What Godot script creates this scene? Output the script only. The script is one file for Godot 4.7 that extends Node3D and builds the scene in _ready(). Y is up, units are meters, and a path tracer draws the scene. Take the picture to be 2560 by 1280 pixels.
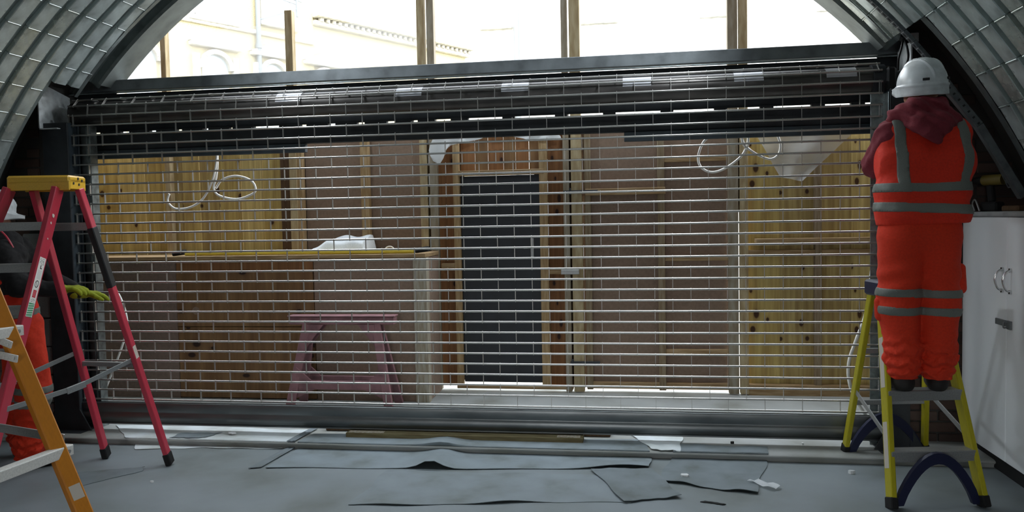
extends Node3D
# A railway-arch shop unit: brick-bond grille shutter being fitted in front of a timber hoarding.
# World: x along the shutter, y up, the shutter curtain in the plane z = 0, the room at z > 0, the street at z < 0.

const ARC_X = -1.215   # axis of the vault
const ARC_Y = 0.22
var M = {}
var names = {}
var rng = RandomNumberGenerator.new()

# ---------------------------------------------------------------- mesh collector
class G:
	var v = PackedVector3Array()
	var n = PackedVector3Array()
	func tri(a, b, c):
		var nn = (b - a).cross(c - a)
		if nn.length_squared() < 1e-18: return
		nn = nn.normalized()
		v.push_back(a); v.push_back(c); v.push_back(b)
		n.push_back(nn); n.push_back(nn); n.push_back(nn)
	func trin(a, b, c, na, nb, nc):
		v.push_back(a); v.push_back(c); v.push_back(b)
		n.push_back(na); n.push_back(nc); n.push_back(nb)
	func quad(a, b, c, d):
		tri(a, b, c); tri(a, c, d)
	func quadn(a, b, c, d, na, nb, nc, nd):
		trin(a, b, c, na, nb, nc); trin(a, c, d, na, nc, nd)
	# chamfered box: centre, size, orientation, bevel
	func box(c, s, q = Basis(), bev = 0.0):
		var h = s * 0.5
		var e = minf(bev, minf(h.x, minf(h.y, h.z)) * 0.45)
		var ax = [q.x, q.y, q.z]
		var hs = [h.x, h.y, h.z]
		for k in 3:
			var i = (k + 1) % 3
			var j = (k + 2) % 3
			for sg in [-1.0, 1.0]:
				var o = c + ax[k] * hs[k] * sg
				var a = ax[i] * (hs[i] - e)
				var b = ax[j] * (hs[j] - e) * sg
				quad(o - a - b, o + a - b, o + a + b, o - a + b)
		if e <= 0.0: return
		for k in 3:   # edges along axis k
			var i = (k + 1) % 3
			var j = (k + 2) % 3
			for si in [-1.0, 1.0]:
				for sj in [-1.0, 1.0]:
					var p = c + ax[i] * (hs[i] - e) * si + ax[j] * hs[j] * sj
					var r = c + ax[i] * hs[i] * si + ax[j] * (hs[j] - e) * sj
					var l = ax[k] * (hs[k] - e)
					_edge(p, r, l, c)
		for sx in [-1.0, 1.0]:
			for sy in [-1.0, 1.0]:
				for sz in [-1.0, 1.0]:
					var p = c + q.x * hs[0] * sx + q.y * (hs[1] - e) * sy + q.z * (hs[2] - e) * sz
					var r = c + q.x * (hs[0] - e) * sx + q.y * hs[1] * sy + q.z * (hs[2] - e) * sz
					var t = c + q.x * (hs[0] - e) * sx + q.y * (hs[1] - e) * sy + q.z * hs[2] * sz
					_out(p, r, t, c)
	func _edge(p, r, l, c):
		_out(p - l, p + l, r + l, c); _out(p - l, r + l, r - l, c)
	func _out(a, b, d, c):
		if (b - a).cross(d - a).dot(a - c) >= 0: tri(a, b, d)
		else: tri(a, d, b)
	# a bar of section w (across) x d (along side) from a to b
	func bar(a, b, w, d, side = Vector3.UP, bev = 0.0):
		var y = (b - a).normalized()
		var x = side.cross(y).normalized()
		if x.length() < 0.1: x = Vector3.RIGHT
		var z = x.cross(y)
		box((a + b) * 0.5, Vector3(w, (b - a).length(), d), Basis(x, y, z), bev)
	func tube(pts, r, sides = 8, closed = false):
		var cnt = pts.size()
		var up = Vector3(0.31, 0.9, 0.2)
		var rings = []
		var last = Vector3.ZERO
		for i in cnt:
			var t
			if closed: t = (pts[(i + 1) % cnt] - pts[(i - 1 + cnt) % cnt]).normalized()
			else: t = (pts[mini(i + 1, cnt - 1)] - pts[maxi(i - 1, 0)]).normalized()
			var x = last - t * last.dot(t)
			if x.length() < 0.01:
				x = up - t * up.dot(t)
				if x.length() < 0.1: x = Vector3.RIGHT - t * t.x
			x = x.normalized()
			last = x
			var y = t.cross(x)
			var rr = r if not r is Array else r[i]
			var ring = []
			for k in sides:
				var a = TAU * k / sides
				var d = x * cos(a) + y * sin(a)
				ring.append([pts[i] + d * rr, d])
			rings.append(ring)
		var seg = cnt if closed else cnt - 1
		for i in seg:
			var p = rings[i]
			var q = rings[(i + 1) % cnt]
			for k in sides:
				var k2 = (k + 1) % sides
				quadn(p[k][0], p[k2][0], q[k2][0], q[k][0], p[k][1], p[k2][1], q[k2][1], q[k][1])
		if not closed:
			for k in range(1, sides - 1):
				tri(rings[0][0][0], rings[0][k + 1][0], rings[0][k][0])
				tri(rings[-1][0][0], rings[-1][k][0], rings[-1][k + 1][0])
	func rod(a, b, r, sides = 10):
		tube([a, b], r, sides)
	# extrude a polygon given in the plane (ux, uy) at o by the vector dep
	func prism(poly, o, ux, uy, dep):
		var pp = PackedVector2Array(poly)
		if Geometry2D.is_polygon_clockwise(pp): pp.reverse()
		var id = Geometry2D.triangulate_polygon(pp)
		var P = []
		for p in pp: P.append(o + ux * p.x + uy * p.y)
		var flip = ux.cross(uy).dot(dep) < 0
		for i in range(0, id.size(), 3):
			var a = P[id[i]]
			var b = P[id[i + 1]]
			var c = P[id[i + 2]]
			if (b - a).cross(c - a).dot(dep) < 0:
				var s = b
				b = c
				c = s
			tri(a + dep, b + dep, c + dep)
			tri(a, c, b)
		for i in P.size():
			var a = P[i]
			var b = P[(i + 1) % P.size()]
			if flip: quad(b, a, a + dep, b + dep)
			else: quad(a, b, b + dep, a + dep)
	# a grid of points, smooth; rows of Vector3
	func grid(rows, flip = false):
		var R = rows.size()
		var C = rows[0].size()
		var nn = []
		for i in R:
			var rw = []
			for j in C:
				var du = rows[i][mini(j + 1, C - 1)] - rows[i][maxi(j - 1, 0)]
				var dv = rows[mini(i + 1, R - 1)][j] - rows[maxi(i - 1, 0)][j]
				var m = du.cross(dv)
				if m.length_squared() < 1e-16: m = Vector3.UP
				m = m.normalized()
				rw.append(-m if flip else m)
			nn.append(rw)
		for i in R - 1:
			for j in C - 1:
				var a = rows[i][j]
				var b = rows[i][j + 1]
				var c = rows[i + 1][j + 1]
				var d = rows[i + 1][j]
				if flip: quadn(a, d, c, b, nn[i][j], nn[i + 1][j], nn[i + 1][j + 1], nn[i][j + 1])
				else: quadn(a, b, c, d, nn[i][j], nn[i][j + 1], nn[i + 1][j + 1], nn[i + 1][j])
	# a thin sheet: a grid with a second skin th below and closed edges
	func sheet(rows, th):
		grid(rows)
		var low = []
		for r in rows:
			var q = []
			for p in r: q.append(p - Vector3(0, th, 0))
			low.append(q)
		grid(low, true)
		var R = rows.size()
		var C = rows[0].size()
		for j in C - 1:
			quad(low[0][j], low[0][j + 1], rows[0][j + 1], rows[0][j])
			quad(low[R - 1][j + 1], low[R - 1][j], rows[R - 1][j], rows[R - 1][j + 1])
		for i in R - 1:
			quad(low[i + 1][0], low[i][0], rows[i][0], rows[i + 1][0])
			quad(low[i][C - 1], low[i + 1][C - 1], rows[i + 1][C - 1], rows[i][C - 1])
	func mesh():
		var arr = []
		arr.resize(Mesh.ARRAY_MAX)
		arr[Mesh.ARRAY_VERTEX] = v
		arr[Mesh.ARRAY_NORMAL] = n
		var m = ArrayMesh.new()
		m.add_surface_from_arrays(Mesh.PRIMITIVE_TRIANGLES, arr)
		return m

# ---------------------------------------------------------------- scene helpers
func numbered(s):
	if not names.has(s):
		names[s] = 0
		return s
	names[s] += 1
	return "%s_%03d" % [s, names[s]]

func part(called, g, mat, parent, label = ""):
	var o = MeshInstance3D.new()
	o.name = called
	o.mesh = g.mesh() if g is G else g
	o.material_override = mat
	parent.add_child(o, true)
	if label: o.set_meta("label", label)
	return o

func tag(o, label, category, group = ""):
	o.set_meta("label", label)
	o.set_meta("category", category)
	if group: o.set_meta("group", group)
	return o

func thing(called, label, category, at = Vector3.ZERO, turn = 0.0, group = ""):
	var o = Node3D.new()
	o.name = numbered(called)
	add_child(o)
	o.position = at
	o.rotation.y = turn
	return tag(o, label, category, group)

func single(called, g, mat, label, category, group = "", at = Vector3.ZERO):
	var o = MeshInstance3D.new()
	o.name = numbered(called)
	o.mesh = g.mesh() if g is G else g
	o.material_override = mat
	add_child(o)
	o.position = at
	return tag(o, label, category, group)

func struct(called, label = ""):
	var o = Node3D.new()
	o.name = numbered(called)
	add_child(o)
	o.set_meta("kind", "structure")
	if label:
		o.set_meta("label", label)
	return o

func V(x, y, z): return Vector3(x, y, z)

func curve(pts, per = 8):
	var c = Curve3D.new()
	var n = pts.size()
	for i in n:
		var t = (pts[mini(i + 1, n - 1)] - pts[maxi(i - 1, 0)]) / 6.0
		c.add_point(pts[i], -t, t)
	var out = []
	for i in n - 1:
		for k in per: out.append(c.sample(i, float(k) / per))
	out.append(pts[n - 1])
	return out

# ---------------------------------------------------------------- materials
func noise_tex(freq, oct = 4, size = 512, ramp = null, seed_ = 1, bump = 0.0, kind = FastNoiseLite.TYPE_SIMPLEX_SMOOTH):
	var f = FastNoiseLite.new()
	f.noise_type = kind
	f.seed = seed_
	f.frequency = freq
	f.fractal_octaves = oct
	var t = NoiseTexture2D.new()
	t.width = size; t.height = size
	t.seamless = true
	t.noise = f
	if ramp:
		var g = Gradient.new()
		g.offsets = PackedFloat32Array(ramp[0])
		g.colors = PackedColorArray(ramp[1])
		t.color_ramp = g
	if bump > 0.0:
		t.as_normal_map = true
		t.bump_strength = bump
	return t

func mat(col, rough = 0.7, metal = 0.0):
	var m = StandardMaterial3D.new()
	m.albedo_color = col
	m.roughness = rough
	m.metallic = metal
	return m

# base colour with a mottled texture that multiplies it, laid triplanar
func tmat(col, tex, scale = Vector3.ONE, rough = 0.7, metal = 0.0, world = false):
	var m = mat(col, rough, metal)
	m.albedo_texture = tex
	m.uv1_triplanar = true
	m.uv1_world_triplanar = world
	m.uv1_scale = scale
	return m

func knot_tex(seed_, knots):
	# knotty pine face veneer: grain lines along v, with dark oval knots
	var w = 256
	var h = 512
	var r = RandomNumberGenerator.new()
	r.seed = seed_
	var f = FastNoiseLite.new()
	f.seed = seed_
	f.frequency = 0.012
	f.fractal_octaves = 3
	var ks = []
	for i in knots: ks.append([r.randf_range(10, w - 10), r.randf_range(10, h - 10), r.randf_range(4.0, 8.0), r.randf_range(1.2, 1.9)])
	var im = Image.create(w, h, false, Image.FORMAT_RGB8)
	for y in h:
		for x in w:
			var bend = 0.0
			var dark = 0.0
			for k in ks:
				var dx = (x - k[0]) / k[2]
				var dy = (y - k[1]) / (k[2] * k[3])
				var d2 = dx * dx + dy * dy
				if d2 < 30.0:
					bend += exp(-d2 * 0.25) * 6.0
					dark = maxf(dark, clampf(1.5 - d2, 0.0, 1.0) * 0.8 + exp(-d2 * 0.35) * 0.3)
			var g = f.get_noise_2d(x * 3.2 + bend * 3.0, y * 0.18)
			var g2 = f.get_noise_2d(x * 14.0 + 300.0, y * 0.5)
			var t = 0.88 + g * 0.16 + g2 * 0.05
			var c = Color(t, t * (0.97 + g * 0.05), t * (0.92 + g * 0.1))
			c = c.lerp(Color(0.25, 0.14, 0.07), clampf(dark, 0.0, 0.9))
			im.set_pixel(x, y, c)
	return ImageTexture.create_from_image(im)

func sticker_tex():
	# worn white safety label: unreadable rows, a prohibition ring, a red panel, a torn green-striped foot
	var im = Image.create(64, 320, false, Image.FORMAT_RGB8)
	im.fill(Color(0.86, 0.85, 0.82))
	var r = RandomNumberGenerator.new()
	r.seed = 5
	for y in range(6, 40, 6):
		for x in range(10, 54, 4):
			if r.randf() < 0.6: im.fill_rect(Rect2i(x, y, 3, 3), Color(0.2, 0.2, 0.2))
	im.fill_rect(Rect2i(26, 42, 8, 18), Color(0.1, 0.1, 0.1))
	im.fill_rect(Rect2i(26, 56, 18, 6), Color(0.1, 0.1, 0.1))
	for y in range(70, 118, 4):
		im.fill_rect(Rect2i(12, y, 38, 1), Color(0.62, 0.62, 0.62))
	for y in range(120, 166):
		for x in range(8, 56):
			var d = Vector2(x - 32, (y - 143)).length()
			if absf(d - 17) < 2.5 or (d < 17 and absf((x - 32) - (y - 143)) < 3): im.set_pixel(x, y, Color(0.25, 0.25, 0.25))
	im.fill_rect(Rect2i(16, 176, 34, 40), Color(0.72, 0.13, 0.2))
	for y in range(182, 212, 6): im.fill_rect(Rect2i(20, y, 26, 2), Color(0.85, 0.5, 0.52))
	for y in range(222, 240, 5):
		for x in range(10, 54, 5):
			if r.randf() < 0.7: im.fill_rect(Rect2i(x, y, 3, 3), Color(0.15, 0.15, 0.15))
	im.fill_rect(Rect2i(4, 246, 56, 74), Color(0.24, 0.55, 0.38))
	for y in range(250, 318, 12):
		for x in range(4, 60): im.fill_rect(Rect2i(x, y + (60 - x) / 8, 1, 4), Color(0.8, 0.85, 0.8))
	return ImageTexture.create_from_image(im)

func make_materials():
	var mott = noise_tex(0.01, 5, 512, [[0.0, 0.5, 1.0], [Color(0.72, 0.72, 0.72), Color(0.9, 0.9, 0.9), Color(1, 1, 1)]], 3)
	var fine = noise_tex(0.06, 4, 512, [[0.0, 0.5, 1.0], [Color(0.88, 0.88, 0.88), Color(0.95, 0.95, 0.95), Color(1, 1, 1)]], 7)
	var dirt = noise_tex(0.006, 6, 512, [[0.0, 0.35, 0.6, 1.0], [Color(0.78, 0.77, 0.74), Color(0.90, 0.90, 0.885), Color(0.95, 0.95, 0.95), Color(1, 1, 1)]], 11)
	var grain = noise_tex(0.02, 4, 512, [[0.0, 0.45, 0.7, 1.0], [Color(0.78, 0.72, 0.64), Color(0.90, 0.87, 0.82), Color(0.97, 0.96, 0.94), Color(1, 1, 1)]], 21)
	var roughs = noise_tex(0.008, 4, 512, [[0.0, 1.0], [Color(0.62, 0.62, 0.62), Color(1, 1, 1)]], 41)
	var knotA = knot_tex(101, 4)
	var knotB = knot_tex(202, 6)
	var cloth_n = noise_tex(0.05, 4, 512, null, 51, 3.0)
	var soft_n = noise_tex(0.012, 4, 512, null, 61, 4.0)

	M.floor = tmat(Color(0.54, 0.575, 0.59), dirt, Vector3.ONE * 0.35, 0.55, 0.0, true)
	M.sheet_a = tmat(Color(0.55, 0.595, 0.62), dirt, Vector3.ONE * 0.9, 0.62)
	M.sheet_b = tmat(Color(0.54, 0.58, 0.60), dirt, Vector3.ONE * 0.8, 0.6)
	M.sheet_c = tmat(Color(0.49, 0.53, 0.55), dirt, Vector3.ONE * 1.1, 0.6)
	M.sheet_white = tmat(Color(0.88, 0.91, 0.92), dirt, Vector3.ONE * 0.7, 0.6)
	M.concrete = tmat(Color(0.64, 0.65, 0.64), dirt, Vector3.ONE * 0.5, 0.85)
	M.pavement = tmat(Color(0.70, 0.69, 0.66), dirt, Vector3.ONE * 0.4, 0.9)

	M.galv = tmat(Color(0.68, 0.72, 0.72), mott, Vector3.ONE * 2.5, 0.42, 0.85)
	M.galv.roughness_texture = roughs
	M.bracket = tmat(Color(0.94, 0.96, 0.96), mott, Vector3.ONE * 2.0, 0.4, 0.2)
	M.lining = tmat(Color(0.80, 0.845, 0.84), mott, Vector3.ONE * 1.3, 0.40, 0.5)
	M.lining.roughness_texture = roughs
	M.lining_warm = tmat(Color(0.77, 0.80, 0.77), mott, Vector3.ONE * 1.7, 0.34, 0.5)
	M.lining_warm.roughness_texture = roughs
	M.lining_groove = tmat(Color(0.55, 0.59, 0.585), mott, Vector3.ONE * 2.0, 0.5, 0.5)
	M.chrome = mat(Color(0.8, 0.8, 0.8), 0.15, 1.0)
	M.tube = tmat(Color(0.80, 0.79, 0.77), fine, Vector3.ONE * 3.0, 0.3, 0.9)
	M.link = tmat(Color(0.76, 0.75, 0.73), fine, Vector3.ONE * 5.0, 0.38, 0.85)
	M.bottom_bar = tmat(Color(0.50, 0.515, 0.515), mott, Vector3(0.25, 1, 1), 0.4, 0.9)
	M.barrel = tmat(Color(0.40, 0.385, 0.375), mott, Vector3(0.7, 3, 3), 0.38, 0.8)
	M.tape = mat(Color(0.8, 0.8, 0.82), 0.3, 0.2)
	M.steel_dark = tmat(Color(0.22, 0.235, 0.25), mott, Vector3.ONE, 0.55, 0.1)
	M.steel_grey = tmat(Color(0.50, 0.52, 0.53), mott, Vector3.ONE, 0.45, 0.3)
	M.steel_blue = tmat(Color(0.27, 0.31, 0.34), mott, Vector3.ONE, 0.5, 0.15)
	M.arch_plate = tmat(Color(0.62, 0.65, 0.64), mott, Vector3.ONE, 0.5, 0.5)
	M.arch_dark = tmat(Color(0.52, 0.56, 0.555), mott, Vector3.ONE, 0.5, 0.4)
	M.strut_steel = tmat(Color(0.44, 0.46, 0.47), mott, Vector3.ONE * 2, 0.5, 0.7)
	M.black = mat(Color(0.05, 0.05, 0.055), 0.6)
	M.rubber = mat(Color(0.06, 0.06, 0.06), 0.85)

	M.pine = []
	for c in [Color(0.87, 0.79, 0.53), Color(0.83, 0.745, 0.48), Color(0.755, 0.67, 0.45), Color(0.90, 0.825, 0.57)]:
		M.pine.append(tmat(c, knotA if M.pine.size() % 2 == 0 else knotB, Vector3(1.3 + 0.2 * M.pine.size(), 0.8, 1.3), 0.75))
	M.ply_brown = tmat(Color(0.60, 0.42, 0.26), knotB, Vector3(2.2, 0.9, 2.2), 0.75)
	M.ply_orange = tmat(Color(0.56, 0.43, 0.29), knotB, Vector3(0.9, 1.1, 0.9), 0.75)
	M.mdf = tmat(Color(0.58, 0.49, 0.42), fine, Vector3.ONE * 0.8, 0.85)
	M.mdf_dark = tmat(Color(0.54, 0.46, 0.41), fine, Vector3.ONE * 0.8, 0.85)
	M.post = tmat(Color(0.74, 0.68, 0.55), grain, Vector3(1.4, 0.3, 1.4), 0.8)
	M.post_grey = tmat(Color(0.64, 0.61, 0.55), grain, Vector3(1.4, 0.3, 1.4), 0.8)
	M.stud = tmat(Color(0.72, 0.62, 0.47), grain, Vector3(3.0, 0.35, 3.0), 0.8)
	M.stud_h = tmat(Color(0.70, 0.60, 0.46), grain, Vector3(0.35, 3.0, 3.0), 0.8)
	M.stud_grey = tmat(Color(0.60, 0.54, 0.45), grain, Vector3(3.0, 0.35, 3.0), 0.85)
	M.stud_dark = tmat(Color(0.36, 0.27, 0.18), grain, Vector3(3.0, 0.35, 3.0), 0.85)
	M.timber = tmat(Color(0.46, 0.43, 0.31), grain, Vector3(0.4, 3.0, 3.0), 0.85)
	M.paintwood = tmat(Color(0.70, 0.68, 0.63), grain, Vector3(3.0, 0.4, 3.0), 0.8)
	M.navy_door = tmat(Color(0.13, 0.15, 0.18), mott, Vector3.ONE, 0.5)
	M.plastic_sheet = mat(Color(0.85, 0.86, 0.86, 0.55), 0.5)
	M.plastic_sheet.transparency = BaseMaterial3D.TRANSPARENCY_ALPHA
	M.netting = mat(Color(0.93, 0.95, 0.95, 0.42), 0.6)
	M.netting.transparency = BaseMaterial3D.TRANSPARENCY_ALPHA
	M.netting.backlight_enabled = true
	M.netting.backlight = Color(0.6, 0.6, 0.6)
	M.film = mat(Color(0.9, 0.92, 0.93, 0.6), 0.4)
	M.film.transparency = BaseMaterial3D.TRANSPARENCY_ALPHA
	M.white_plastic = mat(Color(0.86, 0.87, 0.87), 0.5)
	M.white_bag = tmat(Color(0.88, 0.90, 0.91), fine, Vector3.ONE * 2, 0.5)
	M.cable = mat(Color(0.90, 0.89, 0.86), 0.45)
	M.cable_black = mat(Color(0.03, 0.03, 0.03), 0.5)
	M.pink_plastic = tmat(Color(0.60, 0.43, 0.445), mott, Vector3.ONE, 0.6)
	M.yellow_pole = mat(Color(0.88, 0.80, 0.30), 0.5)

	M.red_frp = tmat(Color(0.78, 0.13, 0.25), fine, Vector3(3, 0.5, 3), 0.42)
	M.orange_frp = tmat(Color(0.80, 0.50, 0.06), fine, Vector3(3, 0.5, 3), 0.55)
	M.yellow_frp = tmat(Color(0.72, 0.68, 0.10), fine, Vector3(3, 0.5, 3), 0.45)
	M.cap_yellow = tmat(Color(0.92, 0.72, 0.14), fine, Vector3.ONE * 3, 0.4)
	for k in ["red_frp", "cap_yellow"]: M[k].metallic_specular = 0.7
	M.navy_plastic = mat(Color(0.075, 0.095, 0.22), 0.5)
	M.alu = tmat(Color(0.66, 0.665, 0.66), fine, Vector3.ONE * 3, 0.45, 0.7)
	M.alu_white = tmat(Color(0.92, 0.915, 0.89), fine, Vector3.ONE * 3, 0.45, 0.1)
	M.duct = mat(Color(0.10, 0.105, 0.11), 0.5)
	M.sticker = StandardMaterial3D.new()
	M.sticker.albedo_texture = sticker_tex()
	M.sticker.roughness = 0.6
	M.scuff = mat(Color(0.76, 0.73, 0.68), 0.7)

	M.drill_yellow = mat(Color(0.42, 0.36, 0.12), 0.6)
	M.lamp_face = mat(Color(0.9, 0.9, 0.9), 0.5)
	M.lamp_face.emission_enabled = true
	M.lamp_face.emission = Color(0.93, 0.97, 1.0)
	M.lamp_face.emission_energy_multiplier = 1.0
	M.cabinet = mat(Color(0.92, 0.935, 0.945), 0.33)
	M.cabinet.metallic_specular = 0.8
	M.cab_top = tmat(Color(0.66, 0.67, 0.67), mott, Vector3.ONE, 0.5)

	M.orange_cloth = tmat(Color(0.88, 0.21, 0.075), fine, Vector3.ONE * 2, 0.85)
	M.orange_cloth.normal_enabled = true
	M.orange_cloth.normal_texture = soft_n
	M.orange_cloth.normal_scale = 0.5
	M.orange_vest = tmat(Color(0.90, 0.19, 0.075), fine, Vector3.ONE * 2, 0.8)
	M.orange_vest.normal_enabled = true
	M.orange_vest.normal_texture = soft_n
	M.orange_vest.normal_scale = 0.4
	M.reflect = tmat(Color(0.46, 0.475, 0.45), fine, Vector3.ONE * 4, 0.6)
	M.maroon = tmat(Color(0.50, 0.17, 0.215), fine, Vector3.ONE * 3, 0.9)
	M.maroon.normal_enabled = true
	M.maroon.normal_texture = cloth_n
	M.maroon.normal_scale = 0.5
	M.black_cloth = tmat(Color(0.075, 0.07, 0.075), fine, Vector3.ONE * 3, 0.9)
	M.skin = tmat(Color(0.76, 0.55, 0.46), fine, Vector3.ONE * 3, 0.6)
	M.skin.subsurf_scatter_enabled = true
	M.skin.subsurf_scatter_strength = 0.1
	M.hair = mat(Color(0.12, 0.085, 0.06), 0.8)
	M.helmet = tmat(Color(0.90, 0.92, 0.93), mott, Vector3.ONE * 2, 0.28)
	M.boot = tmat(Color(0.10, 0.08, 0.07), fine, Vector3.ONE * 4, 0.7)
	M.lime_glove = tmat(Color(0.58, 0.62, 0.08), fine, Vector3.ONE * 4, 0.85)

	M.brick = []
	for c in [Color(0.34, 0.27, 0.235), Color(0.30, 0.245, 0.22), Color(0.38, 0.31, 0.275)]: M.brick.append(tmat(c, fine, Vector3.ONE * 4, 0.9))
	M.block = tmat(Color(0.56, 0.57, 0.56), fine, Vector3.ONE * 3, 0.9)
	M.mortar = tmat(Color(0.30, 0.29, 0.275), fine, Vector3.ONE * 3, 0.95)
	M.stock_brick = tmat(Color(0.83, 0.80, 0.68), noise_tex(0.04, 4, 512, [[0.0, 0.5, 1.0], [Color(0.7, 0.66, 0.58), Color(0.9, 0.88, 0.82), Color(1, 1, 1)]], 71), Vector3(1.2, 4.0, 1.2), 0.9)
	M.stucco = tmat(Color(0.90, 0.89, 0.86), mott, Vector3.ONE * 0.4, 0.85)
	M.stone = tmat(Color(0.86, 0.84, 0.78), mott, Vector3.ONE, 0.85)
	M.window_glass = mat(Color(0.66, 0.69, 0.70), 0.25)
	M.pipe_grey = mat(Color(0.50, 0.52, 0.53), 0.6)

# ---------------------------------------------------------------- camera and light
func camera_and_light():
	var cam = Camera3D.new()
	cam.name = "camera"
	var yw = deg_to_rad(8.9)
	var pt = deg_to_rad(2.7)
	var rl = deg_to_rad(-1.1)
	var f = V(-sin(yw) * cos(pt), -sin(pt), -cos(yw) * cos(pt))
	var r = f.cross(Vector3.UP).normalized()
	var u = r.cross(f)
	var R = r * cos(rl) + u * sin(rl)
	var U = u * cos(rl) - r * sin(rl)
	cam.transform = Transform3D(Basis(R, U, -f), V(0, 1.6, 5.5))
	cam.fov = rad_to_deg(2.0 * atan(640.0 / 2000.0))
	cam.near = 0.05
	cam.far = 200.0
	add_child(cam)
	var we = WorldEnvironment.new()
	we.name = "environment"
	var e = Environment.new()
	e.background_mode = Environment.BG_SKY
	var sky = Sky.new()
	var sm = ProceduralSkyMaterial.new()   # a bright, even overcast
	sm.sky_top_color = Color(0.80, 0.84, 0.88)
	sm.sky_horizon_color = Color(0.98, 0.99, 1.0)
	sm.sky_curve = 0.6
	sm.ground_horizon_color = Color(0.6, 0.6, 0.6)
	sm.ground_bottom_color = Color(0.5, 0.5, 0.5)
	sm.sky_energy_multiplier = 1.0
	sm.ground_energy_multiplier = 0.4
	sky.sky_material = sm
	e.sky = sky
	e.tonemap_mode = Environment.TONE_MAPPER_LINEAR
	e.tonemap_exposure = 9.0
	e.sdfgi_enabled = true
	e.ssao_enabled = true
	e.ssil_enabled = true
	we.environment = e
	add_child(we)

func site_lamp(at, aim, where):
	# a slim site flood clipped to the vault: glowing face and an area light of the same size just in front of it
	var t = thing("site_lamp", "slim site lamp clipped to the vault lining " + where, "lamp", at)
	var z = -(aim - at).normalized()
	var x = Vector3.BACK
	var y = z.cross(x).normalized()
	t.basis = Basis(x, y, z)
	var g = G.new()
	g.box(V(0, 0, 0.025), V(0.64, 0.14, 0.05), Basis(), 0.01)
	g.rod(V(0.1, 0, 0.04), V(0.1, 0, 0.24), 0.012)
	part("housing", g, M.steel_grey, t)
	g = G.new()
	g.box(V(0, 0, -0.002), V(0.6, 0.11, 0.004))
	part("diffuser", g, M.lamp_face, t)
	var l = AreaLight3D.new()
	l.name = "light"
	l.area_size = Vector2(0.6, 0.11)
	l.light_energy = 0.26
	l.light_color = Color(0.93, 0.97, 1.0)
	l.area_range = 16.0
	l.shadow_enabled = true
	l.position = V(0, 0, -0.012)
	t.add_child(l)

func _ready():
	rng.seed = 77
	camera_and_light()
	make_materials()
	build_floor()
	build_vault()
	site_lamp(arc(118, 3.5, 0.7), V(0.4, 1.0, 0.7), "over the red stepladder")
	site_lamp(arc(62, 3.5, 0.7), V(-2.8, 1.0, 0.7), "over the yellow stepladder")
	build_end_walls()
	build_arch_and_beam()
	build_columns()
	build_street()
	build_hoarding()
	build_bench()
	build_shutter()
	build_behind_things()
	build_floor_sheets()
	build_red_ladder()
	build_orange_ladder()
	build_yellow_ladder()
	build_cabinet()
	build_people()

# ---------------------------------------------------------------- floor
func build_floor():
	var fl = struct("floor", "grey painted concrete floor of the arch with a low step at the shutter line")
	var g = G.new()
	g.box(V(ARC_X, -0.15, 5.15), V(8.2, 0.3, 9.85))
	part("slab", g, M.floor, fl)
	g = G.new()
	var prof = [[-1.62, 0.05], [-0.6, 0.05], [0.1, 0.05], [0.19, 0.05], [0.218, 0.0485], [0.232, 0.044], [0.237, 0.037], [0.230, 0.029], [0.214, 0.02], [0.205, -0.02]]
	var rows = []
	for i in range(prof.size() - 1, -1, -1):
		var r = []
		for j in 41: r.append(V(-5.3 + 8.2 * j / 40.0, prof[i][1], prof[i][0]))
		rows.append(r)
	g.grid(rows)
	g.box(V(ARC_X, -0.15, -0.72), V(8.2, 0.3, 1.83))
	part("threshold", g, M.concrete, fl)

# ---------------------------------------------------------------- the lined vault
func arc(deg, R, z):
	var a = deg_to_rad(deg)
	return V(ARC_X + R * cos(a), ARC_Y + R * sin(a), z)

func arc_strip(g, a0, a1, R0, z0, R1, z1, n):
	# a ribbon along the arc from (R0, z0) to (R1, z1), seen from inside
	var rows = [[], []]
	for i in n + 1:
		var a = lerpf(a0, a1, float(i) / n)
		rows[0].append(arc(a, R0, z0))
		rows[1].append(arc(a, R1, z1))
	g.grid(rows)

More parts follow.
